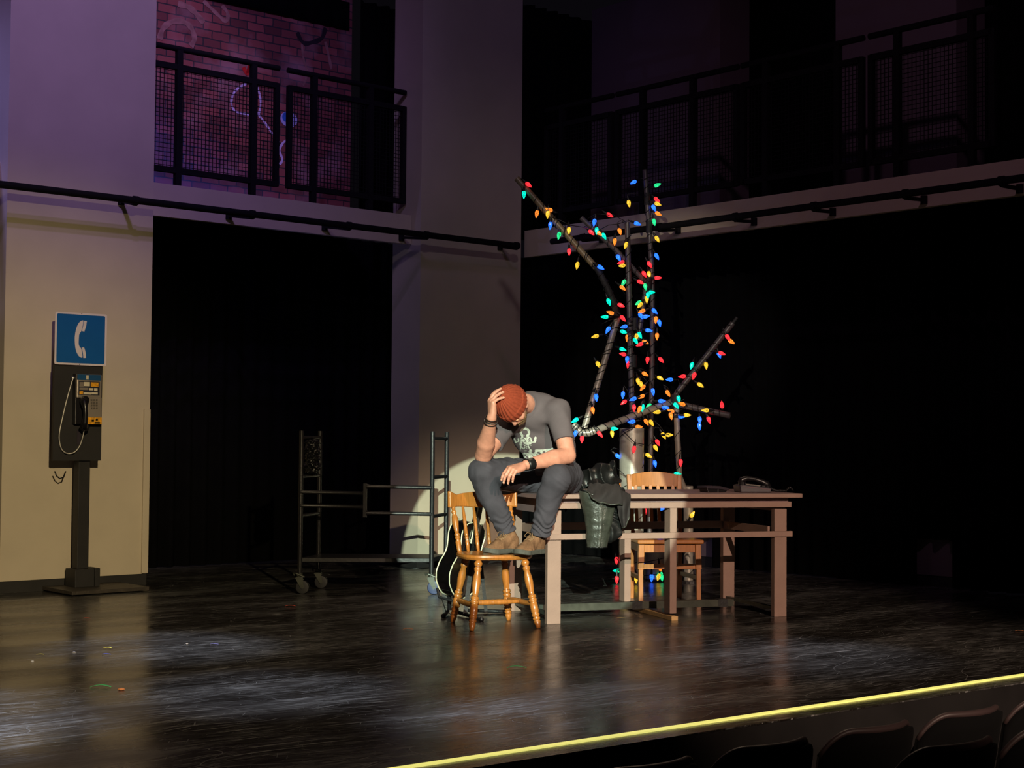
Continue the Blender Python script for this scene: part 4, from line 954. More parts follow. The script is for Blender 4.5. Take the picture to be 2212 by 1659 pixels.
# prism extrudes along pX x Z = -pF?  keep signs simple: X cross Z
bd = prect('back_board', 118, 790, 218, 995, 0.075, 0.03, M['black_paint'], pp)
sg = prect('sign', 119, 676, 229, 789, 0.095, 0.004, M['sign_white'], pp, rad=0.012)
prect('blue_field', 123, 680, 225, 785, 0.096, 0.0035, M['sign_blue'], sg, rad=0.010)
# handset symbol traced in px on the sign (crop coordinates 4.48x, origin 100,650)
def sgp(pts, th=0.0015, off_=0.099): 
    mb = MB(); o_ = onF(175, 733, off_); q = []
    for (x, y) in pts:
        w_ = onF(100 + x / 4.484, 650 + y / 4.484, off_) - o_; q.append((w_.dot(pX), w_.z))
    q = smooth_poly(q, 1) if len(q) > 8 else q
    mb.prism(q, th, o_, pX, (0, 0, 1)); return mb
mb = sgp([(352, 188), (336, 194), (312, 214), (290, 262), (276, 330), (275, 400), (283, 470), (302, 520), (325, 545), (350, 552), (347, 510), (338, 460), (322, 445), (312, 420), (314, 370), (318, 318), (338, 296), (350, 250), (360, 192)])
mb.build('handset_symbol', M['sign_white'], sg)
mb = sgp([(366, 193), (392, 196), (386, 240), (368, 297), (344, 292), (356, 245)]); mb.build('handset_symbol', M['sign_white'], sg)
mb = sgp([(342, 450), (366, 450), (380, 500), (384, 551), (358, 553), (354, 505)]); mb.build('handset_symbol', M['sign_white'], sg)
for (x, y) in ((341, 122), (320, 615)):
    q = onF(100 + x / 4.484, 650 + y / 4.484, 0.096); mb = MB(); mb.cyl(q, q + pF * 0.003, 0.004, seg=8); mb.build('screw', M['black_paint'], sg)
# phone body
def q2(x, y): return (100 + x / 4.484, 650 + y / 4.484)
hb = prect('phone_housing', *q2(288, 705), *q2(405, 1195), 0.130, 0.055, M['plastic'], pp, bevel=0.004)
bf = prect('phone_face', *q2(300, 712), *q2(535, 940), 0.150, 0.075, M['phone_grey'], pp, bevel=0.004)
bf2 = prect('phone_face', *q2(400, 935), *q2(535, 1195), 0.150, 0.075, M['phone_grey'], pp, bevel=0.004)
prect('blue_header', *q2(303, 714), *q2(528, 768), 0.153, 0.006, M['phone_blue'], bf)
prect('coin_slot', *q2(388, 720), *q2(410, 762), 0.156, 0.004, M['card'], bf)
prect('instruction_card', *q2(316, 780), *q2(515, 912), 0.153, 0.005, M['darkcard'], bf)
for r_, mm in (((322, 786, 362, 832), 'phone_grey'), ((365, 786, 422, 826), 'card'), ((432, 790, 505, 832), 'phone_yellow'), ((322, 840, 408, 862), 'phone_grey'), ((416, 845, 456, 866), 'card'), ((464, 845, 496, 874), 'card'), ((322, 875, 356, 905), 'phone_yellow'), ((362, 886, 436, 906), 'card'), ((438, 886, 498, 906), 'card')):
    prect('card_panel', *q2(r_[0], r_[1]), *q2(r_[2], r_[3]), 0.1545, 0.002, M[mm], bf)
for i in range(3):
    for j in range(4):
        prect('key', *q2(431 + 25 * i, 952 + 26 * j), *q2(447 + 25 * i, 970 + 26 * j), 0.155, 0.007, M['key'], bf2)
mb_ = prect('yellow_base', *q2(404, 1128), *q2(537, 1194), 0.153, 0.006, M['phone_yellow'], bf2)
for r_ in ((440, 1150, 462, 1170), (480, 1140, 500, 1160), (470, 1172, 520, 1188)):
    prect('coin_return', *q2(r_[0], r_[1]), *q2(r_[2], r_[3]), 0.155, 0.004, M['plastic'], bf2)
# handset hanging left of the keypad
mb = MB(); hp = [onF(*q2(x, y), of) for x, y, of in ((362, 960, 0.185), (368, 985, 0.20), (378, 1040, 0.215), (380, 1100, 0.218), (374, 1170, 0.21), (362, 1225, 0.19))]
mb.tube(hp, [0.026, 0.028, 0.017, 0.016, 0.020, 0.028], 12); hn = mb.build('handset', M['plastic'], pp, smooth=True)
mb = MB(); q = onF(*q2(362, 962), 0.16); mb.cyl(q, q + pF * 0.035, 0.03, seg=18); mb.build('ear_cap', M['plastic'], hn, bevel=0.003)
mb = MB(); q = onF(*q2(360, 1222), 0.15); mb.cyl(q, q + pF * 0.04, 0.03, seg=18); mb.build('mouth_cap', M['plastic'], hn, bevel=0.003)
mb = MB(); q = onF(*q2(258, 748), 0.085); mb.ball(q, 0.016); mb.cyl(q - pF * 0.02, q, 0.01, seg=10); mb.build('cord_anchor', M['silver'], pp, smooth=True)
ctrl = [(258, 752), (225, 860), (190, 990), (155, 1140), (128, 1270), (126, 1350), (146, 1430), (185, 1470), (230, 1478), (280, 1460), (325, 1400), (352, 1320), (366, 1250), (368, 1225)]
mb = MB(); pts = []
for i in range(len(ctrl) - 1):
    p0 = ctrl[max(0, i - 1)]; p1 = ctrl[i]; p2 = ctrl[i + 1]; p3 = ctrl[min(len(ctrl) - 1, i + 2)]
    for k in range(6):
        t = k / 6; g = [0.5 * (2 * p1[j] + (p2[j] - p0[j]) * t + (2 * p0[j] - 5 * p1[j] + 4 * p2[j] - p3[j]) * t * t + (3 * p1[j] - p0[j] - 3 * p2[j] + p3[j]) * t ** 3) for j in (0, 1)]
        s_ = (i + t) / (len(ctrl) - 1); pts.append(onF(*q2(*g), 0.10 + 0.08 * max(0, s_ - 0.6) / 0.4))
mb.tube(pts, 0.0042, 8); mb.build('armoured_cord', mat('steel_cord', (190, 186, 176), 0.45, metal=0.3), pp, smooth=True)
prect('label_strip', *q2(300, 1250), *q2(330, 1390), 0.080, 0.004, M['plasticmauve'], pp)
mb = MB(); mb.tube([onF(118 + x, y, 0.0) for x, y in ((0, 1018), (4, 1028), (11, 1034), (19, 1031), (24, 1018))], 0.005, 6); mb.build('rear_cable', M['wire'], pp, smooth=True)

# ================================================================== THE MAN
def A3(v): return np.array([v.x, v.y, v.z], dtype=np.float32)
hipR, hipL = V((0.145, 9.80, 0.90)), V((0.325, 9.73, 0.90))
kneeR, kneeL = P(1041, 1020, 9.42), P(1203, 1034, 9.22)
ankR, ankL = P(1095, 1148, 9.42), P(1167, 1150, 9.31)
shL, shR = P(1205, 889, 9.47), P(1098, 915, 9.60)
elbL, elbR = P(1226, 984, 9.36), P(1044, 984, 9.40)
wrL, wrR = P(1137, 1004, 9.17), P(1062, 903, 9.185)
neckB = P(1147, 873, 9.53)
HC = P(1107, 878, 9.31)                              # head centre
cr = V((-0.50, -0.80, 0.28)).normalized()            # crown direction
fc = V((0.16, 0.06, -0.98)); fc = (fc - cr * fc.dot(cr)).normalized()   # face direction
sd = cr.cross(fc) * -1                                # his left
if sd.dot(shL - shR) < 0: sd = -sd
HR = np.array([list(sd), list(fc), list(cr)]).T       # columns = local axes in world
def H(x, y, z): return HC + sd * x + fc * y + cr * z

# ---- hands -----------------------------------------------------------------
def hand(wrist, ydir, back, left, curl, spread, thumb, scale=1.0):
    """returns (fn, tips). ydir wrist->knuckles, back = back-of-hand normal"""
    y = V(ydir).normalized(); n = V(back); n = (n - y * n.dot(y)).normalized()
    x = ((-n).cross(y) if left else n.cross(y)).normalized()      # thumb side
    s = scale; prims = []; nails = []; tips = []
    offs = (0.030, 0.010, -0.011, -0.030); mets = (0.088, 0.092, 0.087, 0.078)
    segs = ((.042, .025, .021), (.047, .029, .022), (.043, .027, .021), (.034, .020, .019))
    rad = (.0098, .0100, .0096, .0086)
    palm = []
    for i in range(4):
        k = wrist + x * offs[i] * s + y * mets[i] * s + n * (0.004 - 0.004 * abs(i - 1.2)) * s
        palm.append((wrist + x * offs[i] * 0.55 * s + y * 0.008 * s, k, .0155 * s, .0118 * s))
        palm.append((wrist + x * offs[i] * 0.6 * s + y * 0.018 * s - n * 0.009 * s, k - y * 0.012 * s - n * 0.008 * s, .015 * s, .0105 * s))
        a = 0; d = (y + x * spread[i]).normalized(); q = k; fin = [q]; rr = [rad[i] * s * 1.12]
        for j in range(3):
            a += curl[i][j]; dd = (d * math.cos(a) - n * math.sin(a)); q = q + dd * segs[i][j] * s; fin.append(q); rr.append(rad[i] * s * (1.0, 0.9, 0.74)[j])
        prims.append((fin, rr)); tips.append(q)
        up = (n * math.cos(a) + d * math.sin(a)); nails.append((q - dd * 0.006 * s + up * rad[i] * 0.60 * s, basis(dd.cross(up), dd, up)))
    tb_ = [wrist + x * 0.016 * s + y * 0.018 * s - n * 0.006 * s, wrist + x * (0.038) * s + y * 0.042 * s - n * 0.016 * s]
    td = (x * thumb[0] + y * thumb[1] - n * thumb[2]).normalized(); td2 = (td + y * 0.35 - n * 0.15).normalized()
    tb_ += [tb_[1] + td * 0.030 * s, tb_[1] + td * 0.030 * s + td2 * 0.026 * s]
    tr = [.0155 * s, .0135 * s, .0112 * s, .0088 * s]
    palm_c = [(A3(a_), A3(b_), r1, r2) for a_, b_, r1, r2 in palm]
    fr = [([A3(v) for v in f], r) for f, r in prims] + [([A3(v) for v in tb_], tr)]
    def fn(p):
        d = None
        for a_, b_, r1, r2 in palm_c:
            e = cone(p, a_, b_, r1, r2); d = e if d is None else smin(d, e, 0.012 * s)
        for f, r in fr: d = smin(d, chain(p, f, r, 0.004 * s), 0.0055 * s)
        return d
    return fn, nails
# right hand pressed on the hat: palm towards the head
hR_y = V((-0.06, -0.02, 1)).normalized(); hR_n = V((-0.92, -0.32, 0.05))
wristR = wrR + V((0.0, 0.0, 0.01))
handR, nailR = hand(wristR, hR_y, hR_n, False, ((0.55, 0.30, 0.2), (0.66, 0.28, 0.18), (0.82, 0.28, 0.16), (1.02, 0.28, 0.16)), (0.10, 0.03, -0.05, -0.14), (0.9, 0.25, 0.55), 1.04)
hL_y = (P(1094, 1017, 9.08) - P(1137, 1004, 9.17)); hL_n = V((-0.10, -0.45, 0.85))
handL, nailL = hand(P(1130, 1006, 9.155), hL_y, hL_n, True, ((0.75, 0.35, 0.2), (0.85, 0.35, 0.2), (0.90, 0.38, 0.2), (0.85, 0.45, 0.25)), (0.10, 0.02, -0.06, -0.14), (0.8, 0.4, 0.5), 1.0)

# ---- body (one continuous surface) ------------------------------------------
pel = (hipR + hipL) / 2
sp1 = pel + V((-0.0, 0.03, 0.16)); chest = V((0.165, 9.66, 1.20))
sx_ = (shL - shR).normalized()
TRm = np.array([list(sx_), list(V((0.35, 0.85, 0.0)) - sx_ * V((0.35, 0.85, 0)).dot(sx_)), [0, 0, 1]])
cf = V((-0.40, -0.85, -0.25)).normalized(); cf = (cf - sx_ * cf.dot(sx_)).normalized(); cu = sx_.cross(cf); cu = cu if cu.z > 0 else -cu
CRm = np.array([list(sx_), list(cf), list(cu)]).T      # chest frame (side, front, up)
def arm(p, s, e, w_, k=0.02):
    m1 = s.lerp(e, 0.45); f1 = e.lerp(w_, 0.34)
    return chain(p, [A3(s), A3(m1), A3(e), A3(f1), A3(w_)], [0.062, 0.055, 0.0500, 0.0540, 0.0300], 0.008)
def head(p):
    d = ell(p, H(0, -0.012, 0.018), (0.077, 0.097, 0.098), HR)
    d = smin(d, ell(p, H(0, 0.028, -0.052), (0.057, 0.066, 0.068), HR), 0.03)          # face and jaw
    d = smin(d, ell(p, H(0, 0.060, -0.098), (0.026, 0.024, 0.018), HR), 0.022)         # chin
    d = smin(d, cone(p, H(-.026, .082, .010), H(.026, .082, .010), .010, .010), 0.014) # brow
    d = smax(d, -ell(p, H(.031, .100, -.010), (.017, .014, .010), HR), 0.010)
    d = smax(d, -ell(p, H(-.031, .100, -.010), (.017, .014, .010), HR), 0.010)
    d = smin(d, cone(p, H(0, .086, -.004), H(0, .100, -.038), .0075, .0115), 0.010)    # nose
    d = smin(d, cone(p, H(-.010, .092, -.042), H(.010, .092, -.042), .0075, .0075), 0.006)
    d = smin(d, cone(p, H(-.020, .082, -.066), H(.020, .082, -.066), .0065, .0065), 0.006)   # lips
    d = smin(d, cone(p, H(-.016, .081, -.078), H(.016, .081, -.078), .0065, .0065), 0.006)
    d = smax(d, -cone(p, H(-.022, .093, -.072), H(.022, .093, -.072), .0022, .0022), 0.003)
    for s in (-1, 1):
        d = smin(d, ell(p, H(.078 * s, -.008, -.018), (.010, .020, .032), HR), 0.006)
        d = smax(d, -ell(p, H(.088 * s, -.004, -.018), (.007, .011, .020), HR), 0.004)
        d = smin(d, ell(p, H(.050 * s, .055, -.030), (.020, .024, .022), HR), 0.02)
    return d
def body(p):
    d = head(p)
    d = smin(d, chain(p, [A3(H(0, -0.035, -0.05)), A3(H(0, -0.055, -0.10).lerp(neckB, .4)), A3(neckB)], [.056, .054, .060], .03), 0.02)
    tr = ell(p, chest, (0.165, 0.105, 0.17), CRm)
    tr = smin(tr, cone(p, A3(sp1), A3(pel), 0.125, 0.13), 0.08); tr = smin(tr, cone(p, A3(hipR), A3(hipL), .10, .10), 0.06)
    tr = smin(tr, cone(p, A3(shR), A3(shL), 0.055, 0.055), 0.06); tr = smin(tr, cone(p, A3(neckB), A3(chest), .06, .10), .05)
    d = smin(d, tr, 0.03)
    d = smin(d, arm(p, shL, elbL, wrL), 0.03); d = smin(d, arm(p, shR, elbR, wrR), 0.03)
    d = smin(d, handL(p), 0.012); d = smin(d, handR(p), 0.012)
    for h_, k_, a_ in ((hipR, kneeR, ankR), (hipL, kneeL, ankL)):
        d = smin(d, chain(p, [A3(h_), A3(k_), A3(k_.lerp(a_, .3) + V((0, .015, 0))), A3(a_ + V((0, 0, 0.05)))], [.078, .048, .044, .030], .02), 0.03)
    return d
man = empty('person', V((0.235, 9.765, TZ)), 'person in rust knit cap and grey t-shirt, bowed, seated on the table', 'person')
bd_ = sdf_mesh('body', body, (-0.34, 8.98, 0.48), (0.56, 10.02, 1.62), 0.0042, M['skin'], man)
mb = MB()
nl = []
for q, R_ in nailR + nailL:
    mb.ball(q, (0.0052, 0.0065, 0.0018), R_, seg=10, rings=6)
mb.build('fingernails', M['nail'], man, smooth=True)
mb = MB()
for s in (-1, 1): mb.ball(H(.031 * s, .083, -.010), (0.013, 0.0115, 0.0095), Matrix((sd, fc, cr)).transposed(), seg=14, rings=9)
mb.build('eyelids', M['eye'], man, smooth=True)
# beard
def beard(p):
    d = head(p) - 0.0045 - 0.0015 * wob(p, 320, 1)
    q = (p - A3(HC)) @ HR.astype(np.float32)
    reg = np.maximum(q[:, 2] + 0.052 + 0.5 * np.maximum(0, 0.03 - q[:, 1]), -(q[:, 1] - 0.012))     # below the cheek line, front of the ears
    side = -(np.abs(q[:, 0]) + 0 * q[:, 1]) 
    d = smax(d, reg, 0.008)
    return smax(d, -cone(p, H(-.020, .092, -.072), H(.020, .092, -.072), .012, .012), 0.004)
sdf_mesh('beard', beard, HC - V((.18, .18, .18)), HC + V((.18, .18, .18)), 0.0032, M['beard'], man)
# knit cap
def hat(p):
    q = (p - A3(HC)) @ HR.astype(np.float32); c0 = np.array([0, -0.016, 0.022], dtype=np.float32)
    u = q - c0
    th = np.arctan2(u[:, 0], u[:, 1]); rr = np.sqrt(u[:, 0] ** 2 + u[:, 1] ** 2)
    rib = 0.0022 * np.cos(26 * th + 0.5 * np.sin(30 * u[:, 2])) * np.clip(rr / 0.05, 0, 1)
    r = np.array([0.095, 0.112, 0.122], dtype=np.float32)
    k0 = np.sqrt(((u / r) ** 2).sum(1)); k1 = np.sqrt(((u / (r * r)) ** 2).sum(1)) + 1e-9; d = k0 * (k0 - 1) / k1 - rib + 0.0035 * wob(p, 42, 3) * 0.6
    low = q[:, 2] - (-0.004 + 0.12 * q[:, 1])                       # brim plane: height above
    cuff = np.abs(low - 0.024) - 0.026
    dc = k0 * (k0 - 1) / k1 - 0.0055 - rib * 0.9; dc = smax(dc, cuff, 0.006)
    d = smax(d, -low, 0.004); d = smin(d, dc, 0.002)
    inn = -(ell(p, H(0, -0.012, 0.010), (0.079, 0.098, 0.100), HR))
    return smax(d, inn, 0.003)
sdf_mesh('knit_cap', hat, HC - V((.19, .19, .19)), HC + V((.19, .19, .19)), 0.0026, M['hat'], man)

# ---- t-shirt -----------------------------------------------------------------
def tee_solid(p, g=0.0):
    tr = ell(p, chest, (0.185 + g, 0.128 + g, 0.19 + g), CRm)
    tr = smin(tr, cone(p, A3(sp1 + V((0.02, -0.02, 0))), A3(pel + V((0.0, 0.0, 0.03))), 0.158 + g, 0.150 + g), 0.09)
    tr = smin(tr, cone(p, A3(shR + V((0, 0, -.0))), A3(shL), 0.066 + g, 0.070 + g), 0.06)
    tr = smin(tr, cone(p, A3(neckB), A3(chest), .072 + g, .115 + g), .06); tr = smin(tr, smax(cone(p, A3(neckB), A3(neckB.lerp(HC, 0.45)), .070 + g, .064 + g), plane(p, neckB.lerp(HC, 0.27), HC - neckB), .004), .02); tr = smin(tr, chain(p, [A3(P(1149, 876, 9.55)), A3(P(1172, 878, 9.57)), A3(P(1198, 888, 9.52))], [.072 + g, .082 + g, .078 + g], .03), .04)
    for s_, e_, l_ in ((shL, elbL, 0.66), (shR, elbR, 0.60)):
        m_ = s_.lerp(e_, l_); sl = cone(p, A3(s_), A3(m_), 0.070 + g, 0.066 + g); sl = smax(sl, plane(p, m_, (e_ - s_)), 0.004); tr = smin(tr, sl, 0.03)
    return tr
def tee(p):
    q = p - A3(chest); 
    fold = 0.004 * wob(p, 26, 0.5) + 0.0025 * np.sin((p[:, 2] * 120) + 14 * p[:, 0] + 3 * wob(p, 14, 2)) * np.clip((1.12 - p[:, 2]) * 8, 0, 1)
    o_ = tee_solid(p) + fold
    d = smax(o_, -(tee_solid(p, -0.016) + fold), 0.002)
    d = smax(d, -(p[:, 2] - 0.905), 0.006)
    nd = (neckB - chest).normalized(); cN = neckB.lerp(HC, 0.12)
    hole = cone(p, A3(cN), A3(neckB.lerp(HC, 0.7)), 0.0565, 0.0565)
    return smax(d, -hole, 0.004)
sdf_mesh('t_shirt', tee, (-0.20, 9.22, 0.86), (0.56, 10.06, 1.52), 0.0042, M['tee'], man)
shirt = man.children[-1] if False else [o for o in COL.objects if o.name.startswith('t_shirt')][0]
# collar rib
cN = neckB.lerp(HC, 0.265); nv = (HC - neckB).normalized(); R_ = rot_to(nv)
mb = MB(); mb.tube([cN + R_ @ V((0.0615 * math.cos(t * math.pi / 16), 0.0615 * math.sin(t * math.pi / 16), 0.0)) for t in range(32)], 0.0055, 8, closed=True); mb.build('collar', M['tee'], man, smooth=True)
# shirt print: small cloth patches lying on the front of the shirt
me_ = shirt.data; bv = BVHTree.FromPolygons([v.co + WPOS[shirt.name] for v in me_.vertices], [tuple(pl.vertices) for pl in me_.polygons])
def inprint(x, y):       # px relative to crop 1000,820 scale 8.295
    def ring(cx, cy, r0, r1, sy=1.0): 
        d_ = math.hypot(x - cx, (y - cy) / sy); return r0 < d_ < r1
    def seg(x0, y0, x1, y1, w_):
        t = max(0, min(1, ((x - x0) * (x1 - x0) + (y - y0) * (y1 - y0)) / ((x1 - x0) ** 2 + (y1 - y0) ** 2))); return math.hypot(x - x0 - t * (x1 - x0), y - y0 - t * (y1 - y0)) < w_
    if ring(1112, 945, 52, 92): return not (1085 < x < 1140 and y > 990)
    if ring(1160, 1090, 58, 76, 1.0) or (ring(1100, 1160, 50, 66, 1.3) and x < 1110): return True
    if seg(1060, 1010, 1035, 1240, 13) or seg(1100, 1000, 1190, 1230, 11) or seg(1165, 1030, 1160, 1140, 15) or seg(1120, 1125, 1200, 1125, 9): return True
    if seg(925, 1060, 950, 1125, 13) or seg(950, 1125, 1010, 1100, 8) or seg(1300, 1040, 1290, 1110, 20) or seg(1215, 1060, 1225, 1120, 10) or seg(1225, 1120, 1290, 1120, 8): return True
    if seg(990, 1060, 1000, 1110, 9): return True
    if seg(940, 1305, 1010, 1290, 9) or seg(930, 1350, 990, 1320, 8) or seg(1045, 1330, 1160, 1325, 12) or seg(1080, 1350, 1120, 1390, 14) or seg(1120, 1390, 1155, 1335, 9): return True
    if seg(1210, 1265, 1215, 1395, 22) or seg(1180, 1330, 1255, 1330, 12) or seg(1185, 1390, 1250, 1390, 10): return True
    if ring(1355, 1330, 42, 80, 0.9): return True
    if seg(1300, 1262, 1420, 1262, 12) or seg(1430, 1265, 1600, 1245, 15) or seg(1600, 1230, 1610, 1262, 12) or seg(1480, 1290, 1590, 1275, 9): return True
    if 925 < x < 1600 - 0.6 * (y - 1270) and 1268 < y < 1400 and math.sin(x * 0.062 + 2.2 * math.sin(y * 0.045)) + 0.8 * math.sin(y * 0.085 + 1.7 * math.sin(x * 0.03)) > 0.55: return True
    if 955 < x < 1290 and 1010 < y < 1230 and math.sin(x * 0.11 + 2 * math.sin(y * 0.06)) * math.sin(y * 0.09 + 1.5 * math.sin(x * 0.05)) > 0.45 and math.hypot(x - 1120, y - 1120) < 120: return True
    return False
mb = MB(); st_ = 4.6
for gx in np.arange(905, 1640, st_):
    for gy in np.arange(840, 1420, st_):
        if not inprint(gx + st_ / 2, gy + st_ / 2): continue
        if math.sin(gx * 0.31 + 2 * math.sin(gy * 0.13)) * math.sin(gy * 0.27 + 1.5 * math.sin(gx * 0.09)) > 0.72: continue
        vs = []
        for (dx, dy) in ((0, 0), (st_, 0), (st_, st_), (0, st_)):
            d = ray(1000 + (gx + dx) / 8.295, 820 + (gy + dy) / 8.295).normalized(); hit = bv.ray_cast(CAM, d)
            if hit[0] is None: break
            nn = hit[1] if hit[1].dot(d) < 0 else -hit[1]; vs.append(hit[0] + nn * 0.0012)
        if len(vs) == 4 and max((vs[i] - vs[i - 1]).length for i in range(4)) < 0.02: mb.bm.faces.new([mb.bm.verts.new(v) for v in vs])
bmesh.ops.remove_doubles(mb.bm, verts=mb.bm.verts, dist=0.0004)
mb.build('printed_design', M['print'], shirt)['label'] = 'white printed emblem with a ring above a band of shapes'

# ---- jeans -----------------------------------------------------------------
def jeans(p):
    d = cone(p, A3(hipR + V((0.0, 0.02, -.01))), A3(hipL + V((0.0, 0.02, -.01))), .128, .128)
    d = smin(d, cone(p, A3(pel + V((0, .02, .05))), A3(pel), .145, .13), .05)
    d = smax(d, p[:, 2] - 0.975, .01)
    for h_, k_, a_, tw in ((hipR, kneeR, ankR, 0.4), (hipL, kneeL, ankL, 1.9)):
        calf = k_.lerp(a_, .33) + V((-0.012, .018, 0))
        e = chain(p, [A3(h_), A3(h_.lerp(k_, .5)), A3(k_), A3(calf), A3(k_.lerp(a_, .75)), A3(a_)], [.114, .101, .084, .0740, .063, .058], .014)
        ax = A3((a_ - k_).normalized()); t = (p - A3(k_)) @ ax; L_ = (a_ - k_).length
        wr = np.clip((t / L_ - 0.45) * 2.2, 0, 1); e = e - 0.0048 * wr * np.sin(t * 150 + 3.0 * np.sin(p[:, 0] * 42 + tw) + 2 * wob(p, 25, tw)) 
        kn = np.exp(-(t / 0.07) ** 2); e = e - 0.0015 * kn * np.sin(t * 95 + 5 * np.sin(p[:, 0] * 28 + p[:, 2] * 20 + tw))
        tt = (p - A3(h_)) @ A3((k_ - h_).normalized()); e = e + 0.0045 * np.clip(1 - tt / 0.35, 0, 1) * np.sin(tt * 60 + p[:, 2] * 50 + 2 * wob(p, 14, tw))
        e = smax(e, (p - A3(a_ + (a_ - k_).normalized() * 0.012)) @ ax, .004)
        cuff = np.sqrt(np.maximum(((p - A3(a_)) ** 2).sum(1) - ((p - A3(a_)) @ ax) ** 2, 0)) - 0.0590; cuff = smax(cuff, np.abs((p - A3(a_)) @ ax + 0.000) - 0.011, .003); e = smin(e, cuff, 0.003)
        hole = np.sqrt(np.maximum(((p - A3(a_)) ** 2).sum(1) - ((p - A3(a_)) @ ax) ** 2, 0)) - 0.043; e = smax(e, -smax(hole, -((p - A3(a_)) @ ax + 0.03), .002), .003)
        d = smin(d, e, .035)
    d = d + 0.0018 * wob(p, 45, 5)
    # flattened where he sits
    tt = ((p - A3(T0)) @ A3(TY))
    return smax(d, np.minimum(-(p[:, 2] - (TZ + 0.002)), np.where(tt > -0.07, 10.0, -10.0)) , .004) if False else smax(d, np.where((tt > -0.085) & ((p - A3(T0)) @ A3(TX) > -0.135), TZ + 0.001 - p[:, 2], -1.0).astype(np.float32), .002)
sdf_mesh('jeans', jeans, (-0.34, 9.06, 0.46), (0.56, 10.10, 1.10), 0.0042, M['jeans'], man)

# ---- boots --------------------------------------------------------------
SEAT_Z = 0.4405
def boot(heel, toe, ank, nm):
    y = (toe - heel); L_ = y.length; y.normalize(); z = V((0, 0, 1)); x = y.cross(z); F_ = lambda a, b_, c: heel + x * a + y * b_ + z * c
    R_ = np.array([list(x), list(y), list(z)]).T
    def outline_d(p, g):     # sole footprint
        q = (p - A3(heel)) @ R_.astype(np.float32)
        a = np.sqrt(q[:, 0] ** 2 + (q[:, 1] - 0.038) ** 2) - (0.034 + g); b_ = np.sqrt((q[:, 0] + 0.002) ** 2 + (q[:, 1] - (L_ - 0.062)) ** 2) - (0.050 + g)
        c = np.sqrt(q[:, 0] ** 2 + (q[:, 1] - (L_ - 0.045)) ** 2) - (0.044 + g)
        h = np.clip((q[:, 1] - 0.038) / (L_ - 0.10), 0, 1); m_ = np.sqrt(q[:, 0] ** 2 + (q[:, 1] - 0.038 - h * (L_ - 0.10)) ** 2) - (0.034 + 0.016 * h + g)
        return np.minimum(np.minimum(a, b_), np.minimum(c, m_)), q
    def sole(p):
        d2, q = outline_d(p, 0.002); lift = 0.012 * np.clip((q[:, 1] - (L_ - 0.09)) / 0.09, 0, 1) ** 2
        d = smax(d2, np.abs(q[:, 2] - 0.015 - lift) - 0.0145, .004); wedge = smax(d2, np.maximum(q[:, 2] - 0.030, -q[:, 2]), .004); wedge = smax(wedge, q[:, 1] - 0.085, .004)
        return smin(d, wedge, .004)
    def upper(p):
        d2, q = outline_d(p, -0.001)
        prof = 0.060 + 0.0 * q[:, 1]
        d = ell(p, F_(0, L_ - 0.080, 0.020), (0.047, 0.085, 0.047), R_)
        d = smin(d, ell(p, F_(0, 0.055, 0.045), (0.037, 0.062, 0.060), R_), .035)
        d = smin(d, cone(p, F_(0, 0.060, 0.055), A3(ank + V((0, 0, 0.02))), .044, .0425), .03)
        d = smin(d, cone(p, F_(0, L_ - 0.11, 0.050), F_(0, 0.075, 0.095), .034, .036), .03)
        d = smax(d, -(q[:, 2] - 0.018), .004); d = smax(d, d2 - 0.004, .01)
        seam = np.abs(q[:, 1] - (L_ - 0.115) - 0.25 * np.abs(q[:, 0])); d = d + 0.0016 * np.exp(-(seam / 0.003) ** 2)
        top = (p - A3(ank)) @ A3((ank - F_(0, .05, .05)).normalized())
        d = smax(d, top - 0.022, .004)
        return d + 0.0018 * wob(p, 60, 2)
    lo = V((min(heel.x, toe.x) - .1, min(heel.y, toe.y) - .1, heel.z - 0.02)); hi = V((max(heel.x, toe.x) + .1, max(heel.y, toe.y) + .1, heel.z + 0.24))
    up_ = sdf_mesh('boot', upper, lo, hi, 0.0034, M['boot'], man); up_['label'] = nm
    so = sdf_mesh('sole', sole, lo, hi, 0.0034, M['sole'], up_)
    bvb = BVHTree.FromPolygons([v.co + WPOS[up_.name] for v in up_.data.vertices], [tuple(pl.vertices) for pl in up_.data.polygons])
    def drop(a, b_, lift=0.003):
        r_ = bvb.ray_cast(F_(a, b_ + 0.09, 0.20), (F_(0, 0, 0) - F_(0, 0.5, 1)).normalized()); return (r_[0] + r_[1].normalized() * lift) if r_[0] else F_(a, b_, 0.09)
    mb = MB()
    for k in range(4):
        b1 = L_ - 0.145 - 0.020 * k
        for s_ in (-1, 1): mb.tube([drop(s_ * 0.026 * (1 - 2 * t), b1 - 0.014 * t) for t in (0, .2, .4, .6, .8, 1)], 0.0024, 6)
    for k in range(0):
        b0 = L_ - 0.125 - 0.022 * k; zz = 0.082 + 0.015 * k
        mb.tube([F_(-0.026, b0 - 0.006, zz - 0.010), F_(-0.008, b0, zz + 0.006), F_(0.010, b0 - 0.008, zz + 0.006), F_(0.026, b0 - 0.016, zz - 0.008)], 0.0022, 6)
    e = drop(0, L_ - 0.215, 0.004)
    for s in (-1, 1): mb.tube([e, e + x * s * 0.018 + y * 0.02 + z * 0.006, e + x * s * 0.03 + y * 0.035 - z * 0.015, e + x * s * 0.014 + y * 0.03 - z * 0.022, e], 0.0018, 5)
    mb.build('laces', M['lace'], up_, smooth=True)
hR_, tR_ = P(1119, 1190, 9.46), P(1052, 1190, 9.27); hL_, tL_ = P(1172, 1190, 9.40), P(1126, 1190, 9.20)
for v in (hR_, tR_, hL_, tL_): v.z = SEAT_Z + 0.001
def fit(h_, t_, L_=0.285): d = (t_ - h_).normalized(); return h_, h_ + d * L_
hR_, tR_ = fit(hR_, tR_); hL_, tL_ = fit(hL_, tL_)
